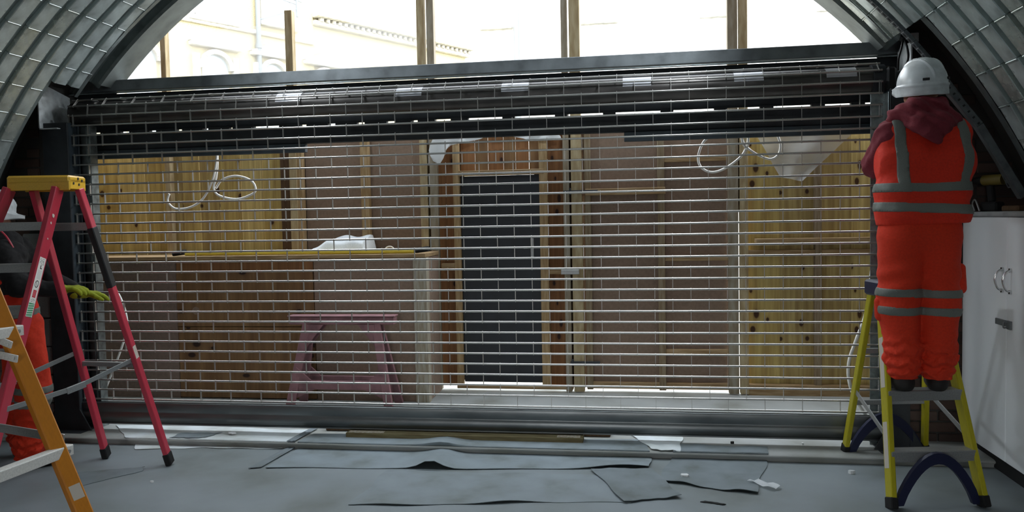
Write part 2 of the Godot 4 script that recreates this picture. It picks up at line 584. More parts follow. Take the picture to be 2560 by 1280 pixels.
func build_vault():
	var ce = struct("ceiling", "barrel vault lined with crimped galvanised steel sheet")
	var g = G.new()
	var rows = []
	for zz in [-0.36, 10.3]:
		var r = []
		for i in 61: r.append(arc(-10 + 200 * i / 60.0, 4.02, zz))
		rows.append(r)
	g.grid(rows)
	rows = []
	for zz in [-0.36, 10.3]:
		var r = []
		for i in 61: r.append(arc(-10 + 200 * i / 60.0, 4.35, zz))
		rows.append(r)
	g.grid(rows, true)
	arc_strip(g, -10, 190, 4.02, -0.36, 4.35, -0.36, 60)
	arc_strip(g, -10, 190, 4.02, 10.3, 4.35, 10.3, 60)
	part("brick_shell", g, M.mortar, ce)
	# pans
	var R = 3.75
	var wid = [0.1715 - 0.054, 0.18 - 0.054]
	var pan = []
	for sd in 2:
		g = G.new()
		g.box(V(0.016, 0, 0), V(0.032, 0.2152, wid[sd]), Basis(), 0.004)
		g.box(V(0.0, 0.103 * (-1 if sd == 0 else 1), 0), V(0.012, 0.008, wid[sd] * 0.94), Basis(), 0.002)
		pan.append(g.mesh())
	var far_pans = G.new()
	for sd in 2:
		for k in range(0, 14):
			var row_am = 115.0 + 3.28 * (k + 0.5) if sd == 0 else 21.35 + 3.3 * (k + 0.5)
			for i in range(0, 15):
				var am = row_am
				var zc = (i + 0.5) * 0.1715 if sd == 0 else 0.092 + (i - 0.5) * 0.18
				if sd == 0 and am > 141.0 and zc < 0.33: continue
				var short = sd == 0 and absf(am - 139.6) < 0.1 and zc < 0.33
				if short: am = 139.0
				if sd == 1 and am < 41.0 and zc < 0.55: continue
				var er = V(cos(deg_to_rad(am)), sin(deg_to_rad(am)), 0)
				var et = V(-er.y, er.x, 0)
				var q = Basis(er, et, Vector3.BACK).rotated(Vector3.BACK, 0.02 * (1 if sd == 0 else -1) + rng.randf_range(-0.007, 0.007))
				var c = V(ARC_X, ARC_Y, zc) + er * R * 0.9996
				if (sd == 0 and zc < 1.55 and am > 117) or (sd == 1 and zc < 2.0):
					var o = part("panel", pan[sd], M.lining if rng.randf() < 0.7 else M.lining_warm, ce)
					o.transform = Transform3D(q * Basis.from_scale(V(1, 0.67 if short else 1.0, 1)), c)
				else:
					far_pans.box(c + er * 0.016, V(0.032, 0.2152, wid[sd]), q, 0.0)
	part("far_panels", far_pans, M.lining, ce).set_meta("kind", "stuff")
	# grooves between the pans
	for sd in 2:
		for i in range(1, 16):
			var zc = i * 0.1715 if sd == 0 else 0.092 + (i - 1) * 0.18
			var a0 = 115.0 if sd == 0 else 21.35
			var a1 = 160.0 if sd == 0 else 67.55
			if sd == 0 and zc < 0.33: a1 = 140.1
			if sd == 1 and zc < 0.55: a0 = 41.15
			if sd == 1 and zc < 0.05: continue
			g = G.new()
			arc_strip(g, a0, a1, R + 0.026, zc + 0.035, R + 0.026, zc - 0.035, 28)
			part("groove", g, M.lining_groove, ce)
	g = G.new()
	arc_strip(g, 67.5, 115.1, R, 2.6, R, 0.04, 20)
	arc_strip(g, 21, 160, R, 10.0, R, 2.55, 48)
	part("lining_sheet", g, M.lining, ce)
	# trims along the free edges of the lining
	g = G.new()
	arc_strip(g, 41.2, 141.2, R - 0.004, 0.055, R - 0.004, 0.02, 40)
	arc_strip(g, 41.2, 141.2, R - 0.004, 0.02, R + 0.05, 0.02, 40)
	part("edge_trim", g, M.galv, ce)
	g = G.new()
	arc_strip(g, 141.2, 160, R + 0.03, 0.39, R + 0.03, 0.325, 12)
	arc_strip(g, 141.2, 160, R + 0.03, 0.325, R + 0.085, 0.325, 12)
	part("edge_trim", g, M.galv, ce)
	g = G.new()
	arc_strip(g, 21.5, 41.2, R + 0.02, 0.60, R + 0.02, 0.53, 12)
	arc_strip(g, 21.5, 41.2, R + 0.02, 0.53, R + 0.08, 0.53, 12)
	part("edge_trim", g, M.galv, ce)
	# the viaduct's brick front above the arch
	var wf = struct("wall_front", "brick front of the viaduct round the arch")
	g = G.new()
	g.prism(front_poly(), V(0, 0, -0.66), Vector3.RIGHT, Vector3.UP, V(0, 0, 0.3))
	part("brickwork", g, M.brick[1], wf)
	# closed back of the room with a loading doorway
	var wb = struct("wall_back")
	g = G.new()
	g.box(V(-4.05, 2.1, 10.15), V(3.5, 4.8, 0.3))
	g.box(V(1.65, 2.1, 10.15), V(3.5, 4.8, 0.3))
	g.box(V(-1.2, 3.6, 10.15), V(2.2, 1.8, 0.3))
	part("brickwork", g, M.mortar, wb)

	# slotted channel clipped along the arch by the head of the worker, and a second, straighter length
	for d in [[46.5, 24.0, 3.70, 0.42, 0.05, "galvanised slotted channel following the arch behind the white hard hat", 34]]:
		var t = thing("slotted_channel", d[5], "channel")
		g = G.new()
		var slots = G.new()
		var n = d[6]
		for i in n:
			var a = lerpf(d[0], d[1], float(i) / n)
			var b = lerpf(d[0], d[1], float(i + 1) / n)
			var pa = arc(a, d[2], d[3])
			var pb = arc(b, d[2], d[3])
			var s = (arc(a, 1.0, 0) - V(ARC_X, ARC_Y, 0))
			g.bar(pa, pb, d[4], 0.022, s, 0.002)
			slots.bar(pa.lerp(pb, 0.25) - s * 0.0112, pa.lerp(pb, 0.75) - s * 0.0112, 0.014, 0.003, s)
		part("channel", g, M.strut_steel, t)
		part("slots", slots, M.black, t)
	var t2 = thing("steel_strut", "straight slotted steel strut with a bright cut end, propped against the vault lining", "strut")
	g = G.new()
	var A = arc(37.3, 3.64, 0.52)
	var B = arc(23.0, 3.70, 0.5)
	var mid = arc(30.5, 3.67, 0.51)
	g.bar(A, mid, 0.045, 0.045, Vector3.BACK, 0.003)
	g.bar(mid, B, 0.045, 0.045, Vector3.BACK, 0.003)
	part("strut", g, M.strut_steel, t2)
	g = G.new()
	for i in 10:
		var p = A.lerp(mid, 0.06 + i * 0.1)
		var q = A.lerp(mid, 0.085 + i * 0.1)
		g.bar(p + V(0, 0, 0.0228), q + V(0, 0, 0.0228), 0.014, 0.002, Vector3.BACK)
	part("slots", g, M.black, t2)
	g = G.new()
	g.bar(A, A + (A - mid).normalized() * 0.006, 0.05, 0.05, Vector3.BACK, 0.001)
	part("end_plate", g, M.galv, t2)

func front_poly():
	var p = [Vector2(-14, 0), Vector2(-14, 6.6), Vector2(12, 6.6), Vector2(12, 0), Vector2(ARC_X + 3.9, 0)]
	for i in 41:
		var a = PI * i / 40.0
		p.append(Vector2(ARC_X + 3.9 * cos(a), 0.1 + ARC_Y + 3.9 * sin(a)))
	p.append(Vector2(ARC_X - 3.9, 0))
	return p

# ---------------------------------------------------------------- brick nibs either side of the opening
func build_end_walls():
	var gb = G.new()
	gb.box(V(0, 0, 0), V(0.213, 0.064, 0.05), Basis(), 0.005)
	var brick = gb.mesh()
	gb = G.new()
	gb.box(V(0, 0, 0), V(0.103, 0.064, 0.05), Basis(), 0.005)
	var half = gb.mesh()
	for sd in [-1, 1]:
		var w = struct("wall_left" if sd < 0 else "wall_right", "dark brick nib beside the shutter opening")
		var x0 = -5.3 if sd < 0 else 1.76
		var x1 = -4.41 if sd < 0 else 2.85
		var g = G.new()
		var zf = 0.0 if sd < 0 else -0.15
		g.box(V((x0 + x1) / 2, 1.45, zf - 0.2), V(x1 - x0, 3.0, 0.32))
		part("backing", g, M.mortar, w)
		var row = 0
		var y = 0.07
		while y < 2.42:
			var x = x0 + (0.1075 if row % 2 == 0 else 0.0)
			while x < x1 - 0.04:
				var inside = Vector2(x - ARC_X, y - ARC_Y).length() < 3.96
				var blockzone = sd < 0 and x > -4.66 and y < 1.62
				if inside and not blockzone:
					var hl = x + 0.11 > x1
					var o = part("brick", half if hl else brick, M.brick[rng.randi() % 3], w)
					o.position = V(x - (0.055 if hl else 0.0), y, zf - 0.05 + rng.randf_range(-0.003, 0.003))
				x += 0.225
			y += 0.075
			row += 1
		if sd < 0:
			var bl = G.new()
			bl.box(V(0, 0, 0), V(0.2, 0.208, 0.12), Basis(), 0.008)
			var bm = bl.mesh()
			for i in 7:
				var o = part("block", bm, M.block, w)
				o.position = V(-4.545 + rng.randf_range(-0.004, 0.004), 0.14 + i * 0.218, -0.03)

# ---------------------------------------------------------------- steel arch and lintel
func build_arch_and_beam():
	var t = thing("steel_arch", "grey curved steel arch framing the bright half-moon opening", "arch")
	var g = G.new()
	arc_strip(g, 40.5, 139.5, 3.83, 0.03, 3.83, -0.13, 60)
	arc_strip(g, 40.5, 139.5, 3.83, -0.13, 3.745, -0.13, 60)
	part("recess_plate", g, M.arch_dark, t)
	g = G.new()
	arc_strip(g, 41, 139, 3.742, -0.12, 3.742, -0.345, 60)
	arc_strip(g, 28, 152, 3.742, -0.345, 4.1, -0.345, 60)
	arc_strip(g, 41, 139, 3.742, -0.12, 3.77, -0.12, 60)
	part("soffit_plate", g, M.arch_plate, t)
	var b = thing("lintel_beam", "dark painted steel lintel spanning the opening behind the shutter barrel", "beam")
	var x0 = -4.40
	var x1 = 1.76
	var xm = (x0 + x1) / 2
	var L = x1 - x0
	g = G.new()
	g.box(V(xm, 2.693, -0.29), V(L, 0.085, 0.10), Basis(), 0.004)
	part("top_flange", g, M.steel_grey, b)
	g = G.new()
	g.rod(V(x0, 2.636, -0.235), V(x1, 2.636, -0.235), 0.006, 10)
	part("flange_lip", g, M.galv, b)
	g = G.new()
	g.box(V(xm, 2.4925, -0.33), V(L, 0.295, 0.03), Basis(), 0.003)
	part("web", g, M.steel_dark, b)
	g = G.new()
	g.box(V(xm, 2.262, -0.315), V(L, 0.128, 0.06), Basis(), 0.003)
	part("lower_angle", g, M.steel_dark, b)
	for x in [-4.1, -3.85, -3.62, -3.4, -3.18, -2.98, -2.60, -2.38, -2.15, -1.92, -1.70, -1.53, -1.28, -0.915, -0.53, -0.185, 0.22, 0.59, 0.90, 1.24, 1.5]:
		g = G.new()
		var wd = 0.17 if x < -1.9 else (0.09 if x > -1.0 else 0.13)
		g.box(V(x, 2.336, -0.315), V(wd, 0.028, 0.05), Basis(), 0.002)
		part("packer", g, M.steel_dark, b)
	for d in [[-4.25, -2.475], [-0.082, 1.66]]:
		g = G.new()
		g.box(V((d[0] + d[1]) / 2, 2.163, -0.30), V(d[1] - d[0], 0.066, 0.05), Basis(), 0.003)
		part("soffit_plate", g, M.steel_blue, b)

func build_columns():
	for sd in [-1, 1]:
		var x = -4.305 if sd < 0 else 1.665
		var t = thing("steel_column", "dark steel column at the guide behind the red stepladder" if sd < 0 else "dark grey-green steel column at the shutter end beside the climbing worker", "column", V(x, 0, 0), 0.0)
		var g = G.new()
		var w = 0.21 if sd < 0 else 0.13
		g.box(V(0, 1.20, 0.055), V(w, 2.36, 0.014), Basis(), 0.003)
		part("flange", g, M.steel_dark, t)
		g = G.new()
		g.box(V(-sd * (w / 2 - 0.02), 1.20, -0.005), V(0.016, 2.36, 0.104), Basis(), 0.002)
		part("web", g, M.steel_blue, t)
		g = G.new()
		g.box(V(0, 1.20, -0.066), V(w, 2.36, 0.014), Basis(), 0.003)
		part("flange", g, M.steel_blue, t)
		g = G.new()
		g.box(V(0, 0.043, 0), V(w + 0.14, 0.016, 0.30), Basis(), 0.003)
		g.prism([Vector2(0, 0), Vector2(0.09, 0), Vector2(0, 0.16)], V(w / 2, 0.05, 0.05), Vector3.RIGHT, Vector3.UP, V(0, 0, 0.012))
		g.prism([Vector2(0, 0), Vector2(-0.09, 0), Vector2(0, 0.16)], V(-w / 2, 0.05, 0.05), Vector3.RIGHT, Vector3.UP, V(0, 0, 0.012))
		part("base_plate", g, M.steel_dark, t)

# ---------------------------------------------------------------- street
func bpart(called, t, g, m): return part(called, g, m, t)

func build_street():
	var pv = struct("pavement", "pale street paving beyond the hoarding")
	var g = G.new()
	g.box(V(0, -0.13, -21.6), V(60, 0.3, 40))
	part("paving", g, M.pavement, pv)
	# yellow-brick terrace, running away to the right
	var t = thing("brick_building", "yellow brick terrace with arched and sash windows, seen through the half-moon opening", "building", V(-9.82, 0, -12.27), 1.0449)
	g = G.new()
	g.box(V(-2.5, 4.1, -4.0), V(10.8, 8.2, 8.0))
	part("wall", g, M.stock_brick, t)
	g = G.new()
	g.box(V(5.9, 3.5, -4.05), V(6.0, 7.0, 8.0))
	part("low_wall", g, M.stock_brick, t)
	g = G.new()
	g.box(V(5.95, 7.05, 0.05), V(6.1, 0.14, 0.5), Basis(), 0.02)
	g.box(V(5.95, 6.85, -0.02), V(6.1, 0.12, 0.26), Basis(), 0.02)
	part("cornice", g, M.stone, t)
	for i in 30:
		g = G.new()
		g.box(V(3.1 + i * 0.2, 6.93, 0.1), V(0.1, 0.09, 0.12))
		part("dentil", g, M.stone, t)
	g = G.new()
	g.box(V(-2.5, 6.30, 0.03), V(10.8, 0.1, 0.12), Basis(), 0.02)
	part("string_course", g, M.stone, t)
	for d in [[0.02, 6.42, 1.0, 1.75], [1.82, 6.60, 0.85, 1.75], [-2.2, 6.42, 1.0, 1.75]]:
		g = G.new()
		var x = d[0]
		var y = d[1]
		var w = d[2]
		var h = d[3]
		g.box(V(x, y - 0.05, 0.06), V(w + 0.3, 0.1, 0.18), Basis(), 0.01)
		for s in [-1, 1]: g.box(V(x + s * (w / 2 + 0.05), y + h / 2, 0.03), V(0.1, h, 0.1), Basis(), 0.01)
		for s in [-1, 1]: g.box(V(x + s * (w / 2 - 0.03), y + h / 2, 0.012), V(0.06, h, 0.06), Basis(), 0.005)
		g.box(V(x, y + 0.03, 0.012), V(w, 0.06, 0.06))
		g.box(V(x, y + h * 0.55, 0.012), V(w, 0.06, 0.06))
		var f = part("window_frame", g, M.stucco, t)
		g = G.new()
		g.box(V(x, y + h / 2, 0.003), V(w, h, 0.01))
		part("pane", g, M.window_glass, f)
	for x in [0.03, 1.62, -1.75, 3.2]:
		# arched window in a pedimented white surround
		g = G.new()
		var y0 = 3.2
		var top = 5.25
		for s in [-1, 1]: g.box(V(x + s * 0.5, (y0 + top) / 2 + 0.15, 0.05), V(0.13, top - y0 + 0.3, 0.16), Basis(), 0.01)
		g.box(V(x, 5.78, 0.06), V(1.28, 0.1, 0.22), Basis(), 0.01)
		var sur = part("surround", g, M.stucco, t)
		g = G.new()
		g.prism([Vector2(-0.66, 0), Vector2(0.66, 0), Vector2(0, 0.27)], V(x, 5.83, 0.0), Vector3.RIGHT, Vector3.UP, V(0, 0, 0.12))
		part("pediment", g, M.stucco, sur)
		g = G.new()
		var inner = []
		var outer = []
		for i in 17:
			var a = PI * i / 16.0
			inner.append(V(x + 0.34 * cos(a), top + 0.34 * sin(a), 0.0))
			outer.append(V(x + 0.45 * cos(a), top + 0.45 * sin(a), 0.0))
		for i in 16:
			var mid = (inner[i] + outer[i + 1]) / 2
			var dirv = (outer[i + 1] - outer[i]).normalized()
			g.box(V(mid.x, mid.y, 0.05), V(0.11, 0.1, 0.14), Basis(dirv.cross(Vector3.BACK), dirv, Vector3.BACK), 0.005)
		part("arch_ring", g, M.stone, sur)
		g = G.new()
		var poly = [Vector2(-0.34, y0 - top), Vector2(0.34, y0 - top)]
		for i in 17: poly.append(Vector2(0.34 * cos(PI * i / 16.0), 0.34 * sin(PI * i / 16.0)))
		g.prism(poly, V(x, top, 0.0), Vector3.RIGHT, Vector3.UP, V(0, 0, 0.015))
		part("pane", g, M.window_glass, sur)
	g = G.new()
	g.rod(V(1.18, 0, 0.1), V(1.18, 9, 0.1), 0.06, 12)
	for y in [2.5, 4.2, 5.9, 7.6]: g.rod(V(1.18, y, 0.1), V(1.18, y + 0.12, 0.1), 0.08, 12)
	part("drainpipe", g, M.pipe_grey, t)
	g = G.new()
	g.bar(V(1.25, 6.62, 0.08), V(2.05, 6.95, 0.5), 0.03, 0.03)
	g.bar(V(1.35, 7.35, 0.08), V(2.2, 7.15, 0.5), 0.03, 0.03)
	g.rod(V(2.05, 6.75, 0.5), V(2.05, 7.3, 0.5), 0.03, 8)
	g.tube(curve([V(1.3, 7.9, 0.1), V(1.5, 7.3, 0.2), V(2.05, 7.05, 0.5)]), 0.012, 6)
	part("lamp_bracket", g, M.pipe_grey, t)
	# pale rendered building facing us
	t = thing("white_building", "pale rendered building across the street with plain sash windows", "building", V(0, 0, -24))
	g = G.new()
	g.box(V(6, 4.75, -4), V(31, 9.5, 8))
	part("wall", g, M.stucco, t)
	for d in [[-5.05, 6.2, 0.9], [-1.27, 6.2, 1.08], [2.93, 6.2, 1.0], [6.9, 6.2, 1.0]]:
		g = G.new()
		var x = d[0]
		var y = d[1]
		var w = d[2]
		g.box(V(x, y + 2.42, 0.08), V(w + 0.3, 0.1, 0.2), Basis(), 0.01)
		for s in [-1, 1]: g.box(V(x + s * w / 2, y + 1.1, 0.03), V(0.07, 2.2, 0.08))
		g.box(V(x, y + 1.15, 0.03), V(w, 0.07, 0.07))
		g.box(V(x, y, 0.05), V(w + 0.2, 0.08, 0.16))
		var f = part("window_frame", g, M.stucco, t)
		g = G.new()
		g.box(V(x, y + 1.1, 0.003), V(w, 2.2, 0.01))
		part("pane", g, M.window_glass, f)
	g = G.new()
	g.rod(V(-4.28, 0, 0.1), V(-4.28, 12, 0.1), 0.1, 12)
	part("drainpipe", g, M.pipe_grey, t)
	g = G.new()
	g.rod(V(4.9, 0, 0.1), V(4.9, 12, 0.1), 0.03, 8)
	part("drainpipe", g, M.pipe_grey, t)

# ---------------------------------------------------------------- hoarding
func slab(x0, x1, y0, y1, z0, z1, bev = 0.003):
	var g = G.new()
	g.box(V((x0 + x1) / 2, (y0 + y1) / 2, (z0 + z1) / 2), V(x1 - x0, y1 - y0, absf(z1 - z0)), Basis(), bev)
	return g

func build_hoarding():
	var H = 2.44
	var t = thing("timber_hoarding", "site hoarding of timber studs and plywood sheets behind the shutter, posts rising above it", "hoarding")
	var zb = -1.585
	var e = [-5.25, -4.95, -4.67, -4.46, -4.275, -4.1, -3.9, -3.68, -3.46, -3.255]
	for i in e.size() - 1:
		part("plank", slab(e[i] + 0.002, e[i + 1] - 0.002, 0.04, H, zb - 0.018 + rng.randf_range(-0.004, 0.004), zb + rng.randf_range(0, 0.006)), M.pine[[0, 3, 1, 2, 0, 2, 1, 3, 1][i]], t)
	for d in [[-3.25, -3.15, M.stud_dark], [-3.142, -3.036, M.stud], [-2.478, -2.402, M.stud], [-1.619, -1.564, M.stud], [-0.844, -0.773, M.stud], [-0.447, -0.394, M.stud_grey], [0.179, 0.237, M.stud_grey], [1.473, 1.527, M.stud_grey], [2.1, 2.16, M.stud_grey]]:
		part("stud", slab(d[0], d[1], 0.08, H, -1.57, -1.505), d[2], t)
	for d in [[-4.40, -4.348, 4.05, 0], [-3.158, -3.088, 3.535, 0], [-1.918, -1.85, 4.05, 0], [-1.828, -1.762, 4.05, 1], [-0.632, -0.579, 4.05, 1], [-0.562, -0.47, 4.05, 0], [0.768, 0.851, 4.05, 1], [0.862, 0.932, 4.05, 0]]:
		part("post", slab(d[0], d[1], 0.06, d[2], -1.565, -1.495), M.post_grey if d[3] else M.post, t)
	# sheets between the studs
	part("panel", slab(-3.04, -2.44, 0.04, H, zb - 0.02, zb), M.mdf, t)
	part("panel", slab(-2.436, -1.9, 0.04, H, zb - 0.02, zb), M.mdf, t)
	part("panel", slab(-1.78, -1.61, 0.10, H, zb - 0.02, zb), M.ply_brown, t)
	part("panel", slab(-0.785, -0.60, 0.10, H, zb - 0.02, zb), M.ply_brown, t)
	part("panel", slab(-0.48, 0.21, 0.085, 1.79, zb - 0.02, zb), M.mdf, t)
	part("panel", slab(-0.48, 0.21, 1.79, H, zb - 0.015, zb + 0.008), M.mdf, t)
	part("panel", slab(0.214, 0.79, 0.085, H, zb - 0.02, zb), M.mdf, t)
	e = [0.93, 1.20, 1.475]
	for i in 2: part("panel", slab(e[i], e[i + 1] + 0.003, 0.05, H, zb - 0.018, zb + 0.003 * i), M.pine[i + 1], t)
	e = [1.525, 1.78, 2.03, 2.3, 2.8]
	for i in 4: part("panel", slab(e[i], e[i + 1] + 0.003, 0.05, H, zb - 0.018, zb + 0.003 * (i % 2)), M.pine[(i + 2) % 4], t)
	e = [-1.564, -1.43, -1.31, -1.17, -1.06, -0.94, -0.844]
	for i in 6: part("plank", slab(e[i] + 0.002, e[i + 1] - 0.002, 2.03, H, zb - 0.02, zb + rng.randf_range(0, 0.006)), M.ply_brown if i % 2 == 0 else M.ply_orange, t)
	for d in [[-3.30, -3.0], [-0.90, -0.74], [-1.66, -1.54], [1.45, 1.55], [2.05, 2.2]]: part("batten", slab(d[0], d[1], 0.13, 2.44, -1.635, -1.61), M.stud_dark, t)
	for x in [-5.26, 2.81]: part("panel", slab(x - 0.01, x + 0.01, 0.03, H, -1.585, -0.66), M.pine[1], t)
	# battens that close the joints between the paired posts
	part("batten", slab(-1.87, -1.80, 0.10, H, -1.60, -1.575), M.stud_dark, t)
	part("batten", slab(-0.60, -0.52, 0.10, H, -1.60, -1.575), M.stud_dark, t)
	part("batten", slab(0.82, 0.89, 1.62, H, -1.60, -1.575), M.stud_dark, t)
	# rails
	for d in [[-1.564, -0.80, 1.985, 2.03, -1.50], [-0.44, 0.245, 1.785, 1.842, -1.475], [0.237, 0.768, 2.055, 2.10, -1.515], [0.237, 0.768, 1.205, 1.248, -1.515], [0.237, 0.768, 0.385, 0.437, -1.515],
			[-0.45, 0.768, 0.088, 0.142, -1.515], [0.99, 2.3, 1.352, 1.388, -1.455], [0.93, 2.3, 1.238, 1.29, -1.515], [0.93, 2.3, 0.04, 0.14, -1.50], [-1.745, -1.615, 1.16, 1.205, -1.515], [-0.77, -0.65, 1.10, 1.15, -1.515], [-1.62, -0.57, 0.075, 0.1, -1.50]]:
		part("rail", slab(d[0], d[1], d[2], d[3], -1.57, d[4]), M.stud_h, t)
	# hinge straps and a latch bar on the site gate
	for d in [[-0.63, -0.33, 1.815, 1.832], [-0.59, -0.33, 0.315, 0.333]]:
		var g = slab(d[0], d[1], d[2], d[3], -1.495, -1.47, 0.002)
		g.rod(V(-0.57, d[2] - 0.02, -1.475), V(-0.57, d[3] + 0.02, -1.475), 0.009, 10)
		part("hinge_strap", g, M.steel_dark, t)
	part("latch_bar", slab(-0.66, -0.50, 1.10, 1.142, -1.495, -1.46, 0.003), M.alu, t)
	# door leaf in the hoarding
	var d1 = struct("door_1", "dark navy door leaf in the timber hoarding")
	part("leaf", slab(-1.56, -0.848, 0.125, 1.983, -1.60, -1.555), M.navy_door, d1)
	var g2 = slab(-0.935, -0.905, 1.24, 1.42, -1.556, -1.545, 0.003)
	var pl = part("handle_plate", g2, M.alu, d1)
	g2 = G.new()
	g2.rod(V(-0.92, 1.34, -1.55), V(-0.92, 1.34, -1.50), 0.009)
	g2.rod(V(-0.92, 1.34, -1.50), V(-0.99, 1.335, -1.50), 0.008)
	part("handle", g2, M.alu, pl)
	# translucent debris netting between the posts on the street side
	var rows = []
	for i in 9:
		var r = []
		for j in 33:
			var u = j / 32.0
			var v = i / 8.0
			var x = lerpf(-4.95, -1.86, u)
			var topy = 3.475 - 0.10 * u - 0.02 * sin(u * PI * 2.3)
			r.append(V(x, lerpf(topy, 2.446, v), -1.602 + 0.012 * sin(u * 17.0 + v * 2.0)))
		rows.append(r)
	var g = G.new()
	g.grid(rows)
	single("debris_netting", g, M.netting, "translucent white debris netting stretched between hoarding posts above the shutter barrel", "netting")
	# torn polythene hanging from the top of the gate, and a big sheet of it in the corner
	rows = []
	for i in 7:
		var r = []
		for j in 25:
			var u = j / 24.0
			var v = i / 6.0
			var drop = 0.05 + 0.20 * exp(-pow((u - 0.03) * 12.0, 2)) + 0.03 * sin(u * 9.0)
			r.append(V(lerpf(-1.80, -0.66, u) + 0.02 * sin(v * 7.0 + u * 20.0), 2.40 - v * (0.05 + drop), -1.47 + 0.018 * sin(u * 40.0 + v * 3.0)))
		rows.append(r)
	g = G.new()
	g.sheet(rows, 0.0015)
	single("polythene_scrap", g, M.white_plastic, "torn white polythene draped along the top of the gate above the navy door", "plastic sheet")
	rows = []
	for i in 13:
		var r = []
		for j in 13:
			var u = j / 12.0
			var v = i / 12.0
			var l = V(0.90, 2.42, -1.46).lerp(V(1.19, 1.90, -1.47), v)
			var q = V(1.95, 2.42, -1.46).lerp(V(1.36, 1.86, -1.47), pow(v, 0.8))
			r.append(l.lerp(q, u) + V(0, 0, 0.02 * sin(u * 9.0 + v * 4.0) + 0.01 * sin(v * 14.0)))
		rows.append(r)
	g = G.new()
	g.grid(rows)
	single("polythene_sheet", g, M.plastic_sheet, "milky translucent polythene hanging in a wedge over knotty plywood near the climbing worker", "plastic sheet")

func build_bench():
	var t = thing("site_counter", "boxed-in counter of mismatched boards built against the hoarding, waist-high", "counter")
	part("top", slab(-5.2, -1.76, 1.285, 1.318, -1.49, -1.03), M.stud_h, t)
	part("panel", slab(-5.2, -4.055, 0.05, 1.283, -1.075, -1.055), M.mdf_dark, t)
	part("panel", slab(-2.765, -1.875, 0.05, 1.283, -1.075, -1.055), M.mdf, t)
	part("board", slab(-4.05, -2.77, 0.06, 0.69, -1.075, -1.05), M.ply_orange, t)
	part("board", slab(-4.05, -2.77, 0.695, 1.18, -1.075, -1.045), M.ply_orange, t)
	part("board", slab(-4.05, -2.77, 1.184, 1.28, -1.075, -1.05), M.ply_brown, t)
	part("end_post", slab(-1.873, -1.755, 0.045, 1.283, -1.12, -1.035), M.paintwood, t)
	part("end_panel", slab(-1.80, -1.765, 0.051, 1.283, -1.49, -1.12), M.mdf, t)
	var g = G.new()
	g.rod(V(-3.87, 0.835, -1.046), V(-3.87, 0.835, -1.0445), 0.035, 16)
	part("paint_spot", g, M.mdf, t)
	# long yellow pole with dark end fittings, lying on the counter
	t = thing("yellow_pole", "long yellow telescopic pole with black end fittings lying along the counter", "pole")
	g = G.new()
	g.rod(V(-3.97, 1.341, -1.085), V(-2.7, 1.341, -1.083), 0.021, 14)
	g.rod(V(-2.7, 1.341, -1.083), V(-1.87, 1.341, -1.08), 0.0225, 14)
	part("shaft", g, M.yellow_pole, t)
	for x in [-4.03, -1.80]:
		g = G.new()
		g.box(V(x, 1.349, -1.083), V(0.12, 0.045, 0.06), Basis(Vector3.BACK, 0.12), 0.008)
		g.rod(V(x - 0.05, 1.335, -1.06), V(x + 0.02, 1.36, -1.06), 0.012)
		part("end_fitting", g, M.rubber, t)
	# soft white bag of insulation
	var rows = []
	for i in 13:
		var r = []
		for j in 25:
			var u = j / 24.0
			var v = i / 12.0
			var x = lerpf(-2.92, -2.35, u)
			var front = lerpf(-1.13, -1.20, u)
			var z = lerpf(front, -1.47, v)
			var edge = minf(minf(u * 6.0, (1 - u) * 26.0), minf(v, 1 - v) * 9.0)
			var h = (0.025 + 0.115 * clampf(u * 3.0 - 0.15, 0, 1)) * clampf(edge, 0, 1) * (0.62 + 0.45 * v) + 0.01 * sin(u * 17 + v * 6) * clampf(edge, 0, 1)
			r.append(V(x + 0.03 * v, 1.325 + h + 0.004, z))
		rows.append(r)
	var low = []
	for r in rows:
		var q = []
		for p in r: q.append(V(p.x, 1.3195, p.z))
		low.append(q)
	g = G.new()
	rows.reverse()
	low.reverse()
	g.grid(rows)
	g.grid(low, true)
	for i in 12:
		g.quad(low[i + 1][0], low[i][0], rows[i][0], rows[i + 1][0])
		g.quad(low[i][24], low[i + 1][24], rows[i + 1][24], rows[i][24])
	for j in 24:
		g.quad(low[0][j], low[0][j + 1], rows[0][j + 1], rows[0][j])
		g.quad(low[12][j + 1], low[12][j], rows[12][j], rows[12][j + 1])
	single("insulation_bag", g, M.white_bag, "crumpled white plastic bag lying on the counter beside the yellow pole", "bag")
	t = thing("filling_knife", "small dark filling knife lying on the counter behind the yellow pole", "knife", V(-3.80, 1.318, -1.2))
	g = G.new()
	g.box(V(0, 0.018, 0), V(0.12, 0.03, 0.035), Basis(Vector3.UP, 0.2), 0.01)
	part("handle", g, M.rubber, t)
	g = G.new()
	g.prism([Vector2(0.06, -0.02), Vector2(0.15, -0.05), Vector2(0.15, 0.05), Vector2(0.06, 0.02)], V(0, 0.012, 0), Vector3.RIGHT, Vector3.BACK, V(0, 0.003, 0))
	part("blade", g, M.alu, t)
	g = G.new()
	g.tube(curve([V(-2.20, 1.32, -1.25), V(-2.17, 1.365, -1.26), V(-2.12, 1.37, -1.25), V(-2.08, 1.33, -1.24)]), 0.006, 6)
	single("cable_offcut", g, M.cable, "short curl of white cable on the counter behind the yellow pole", "cable")

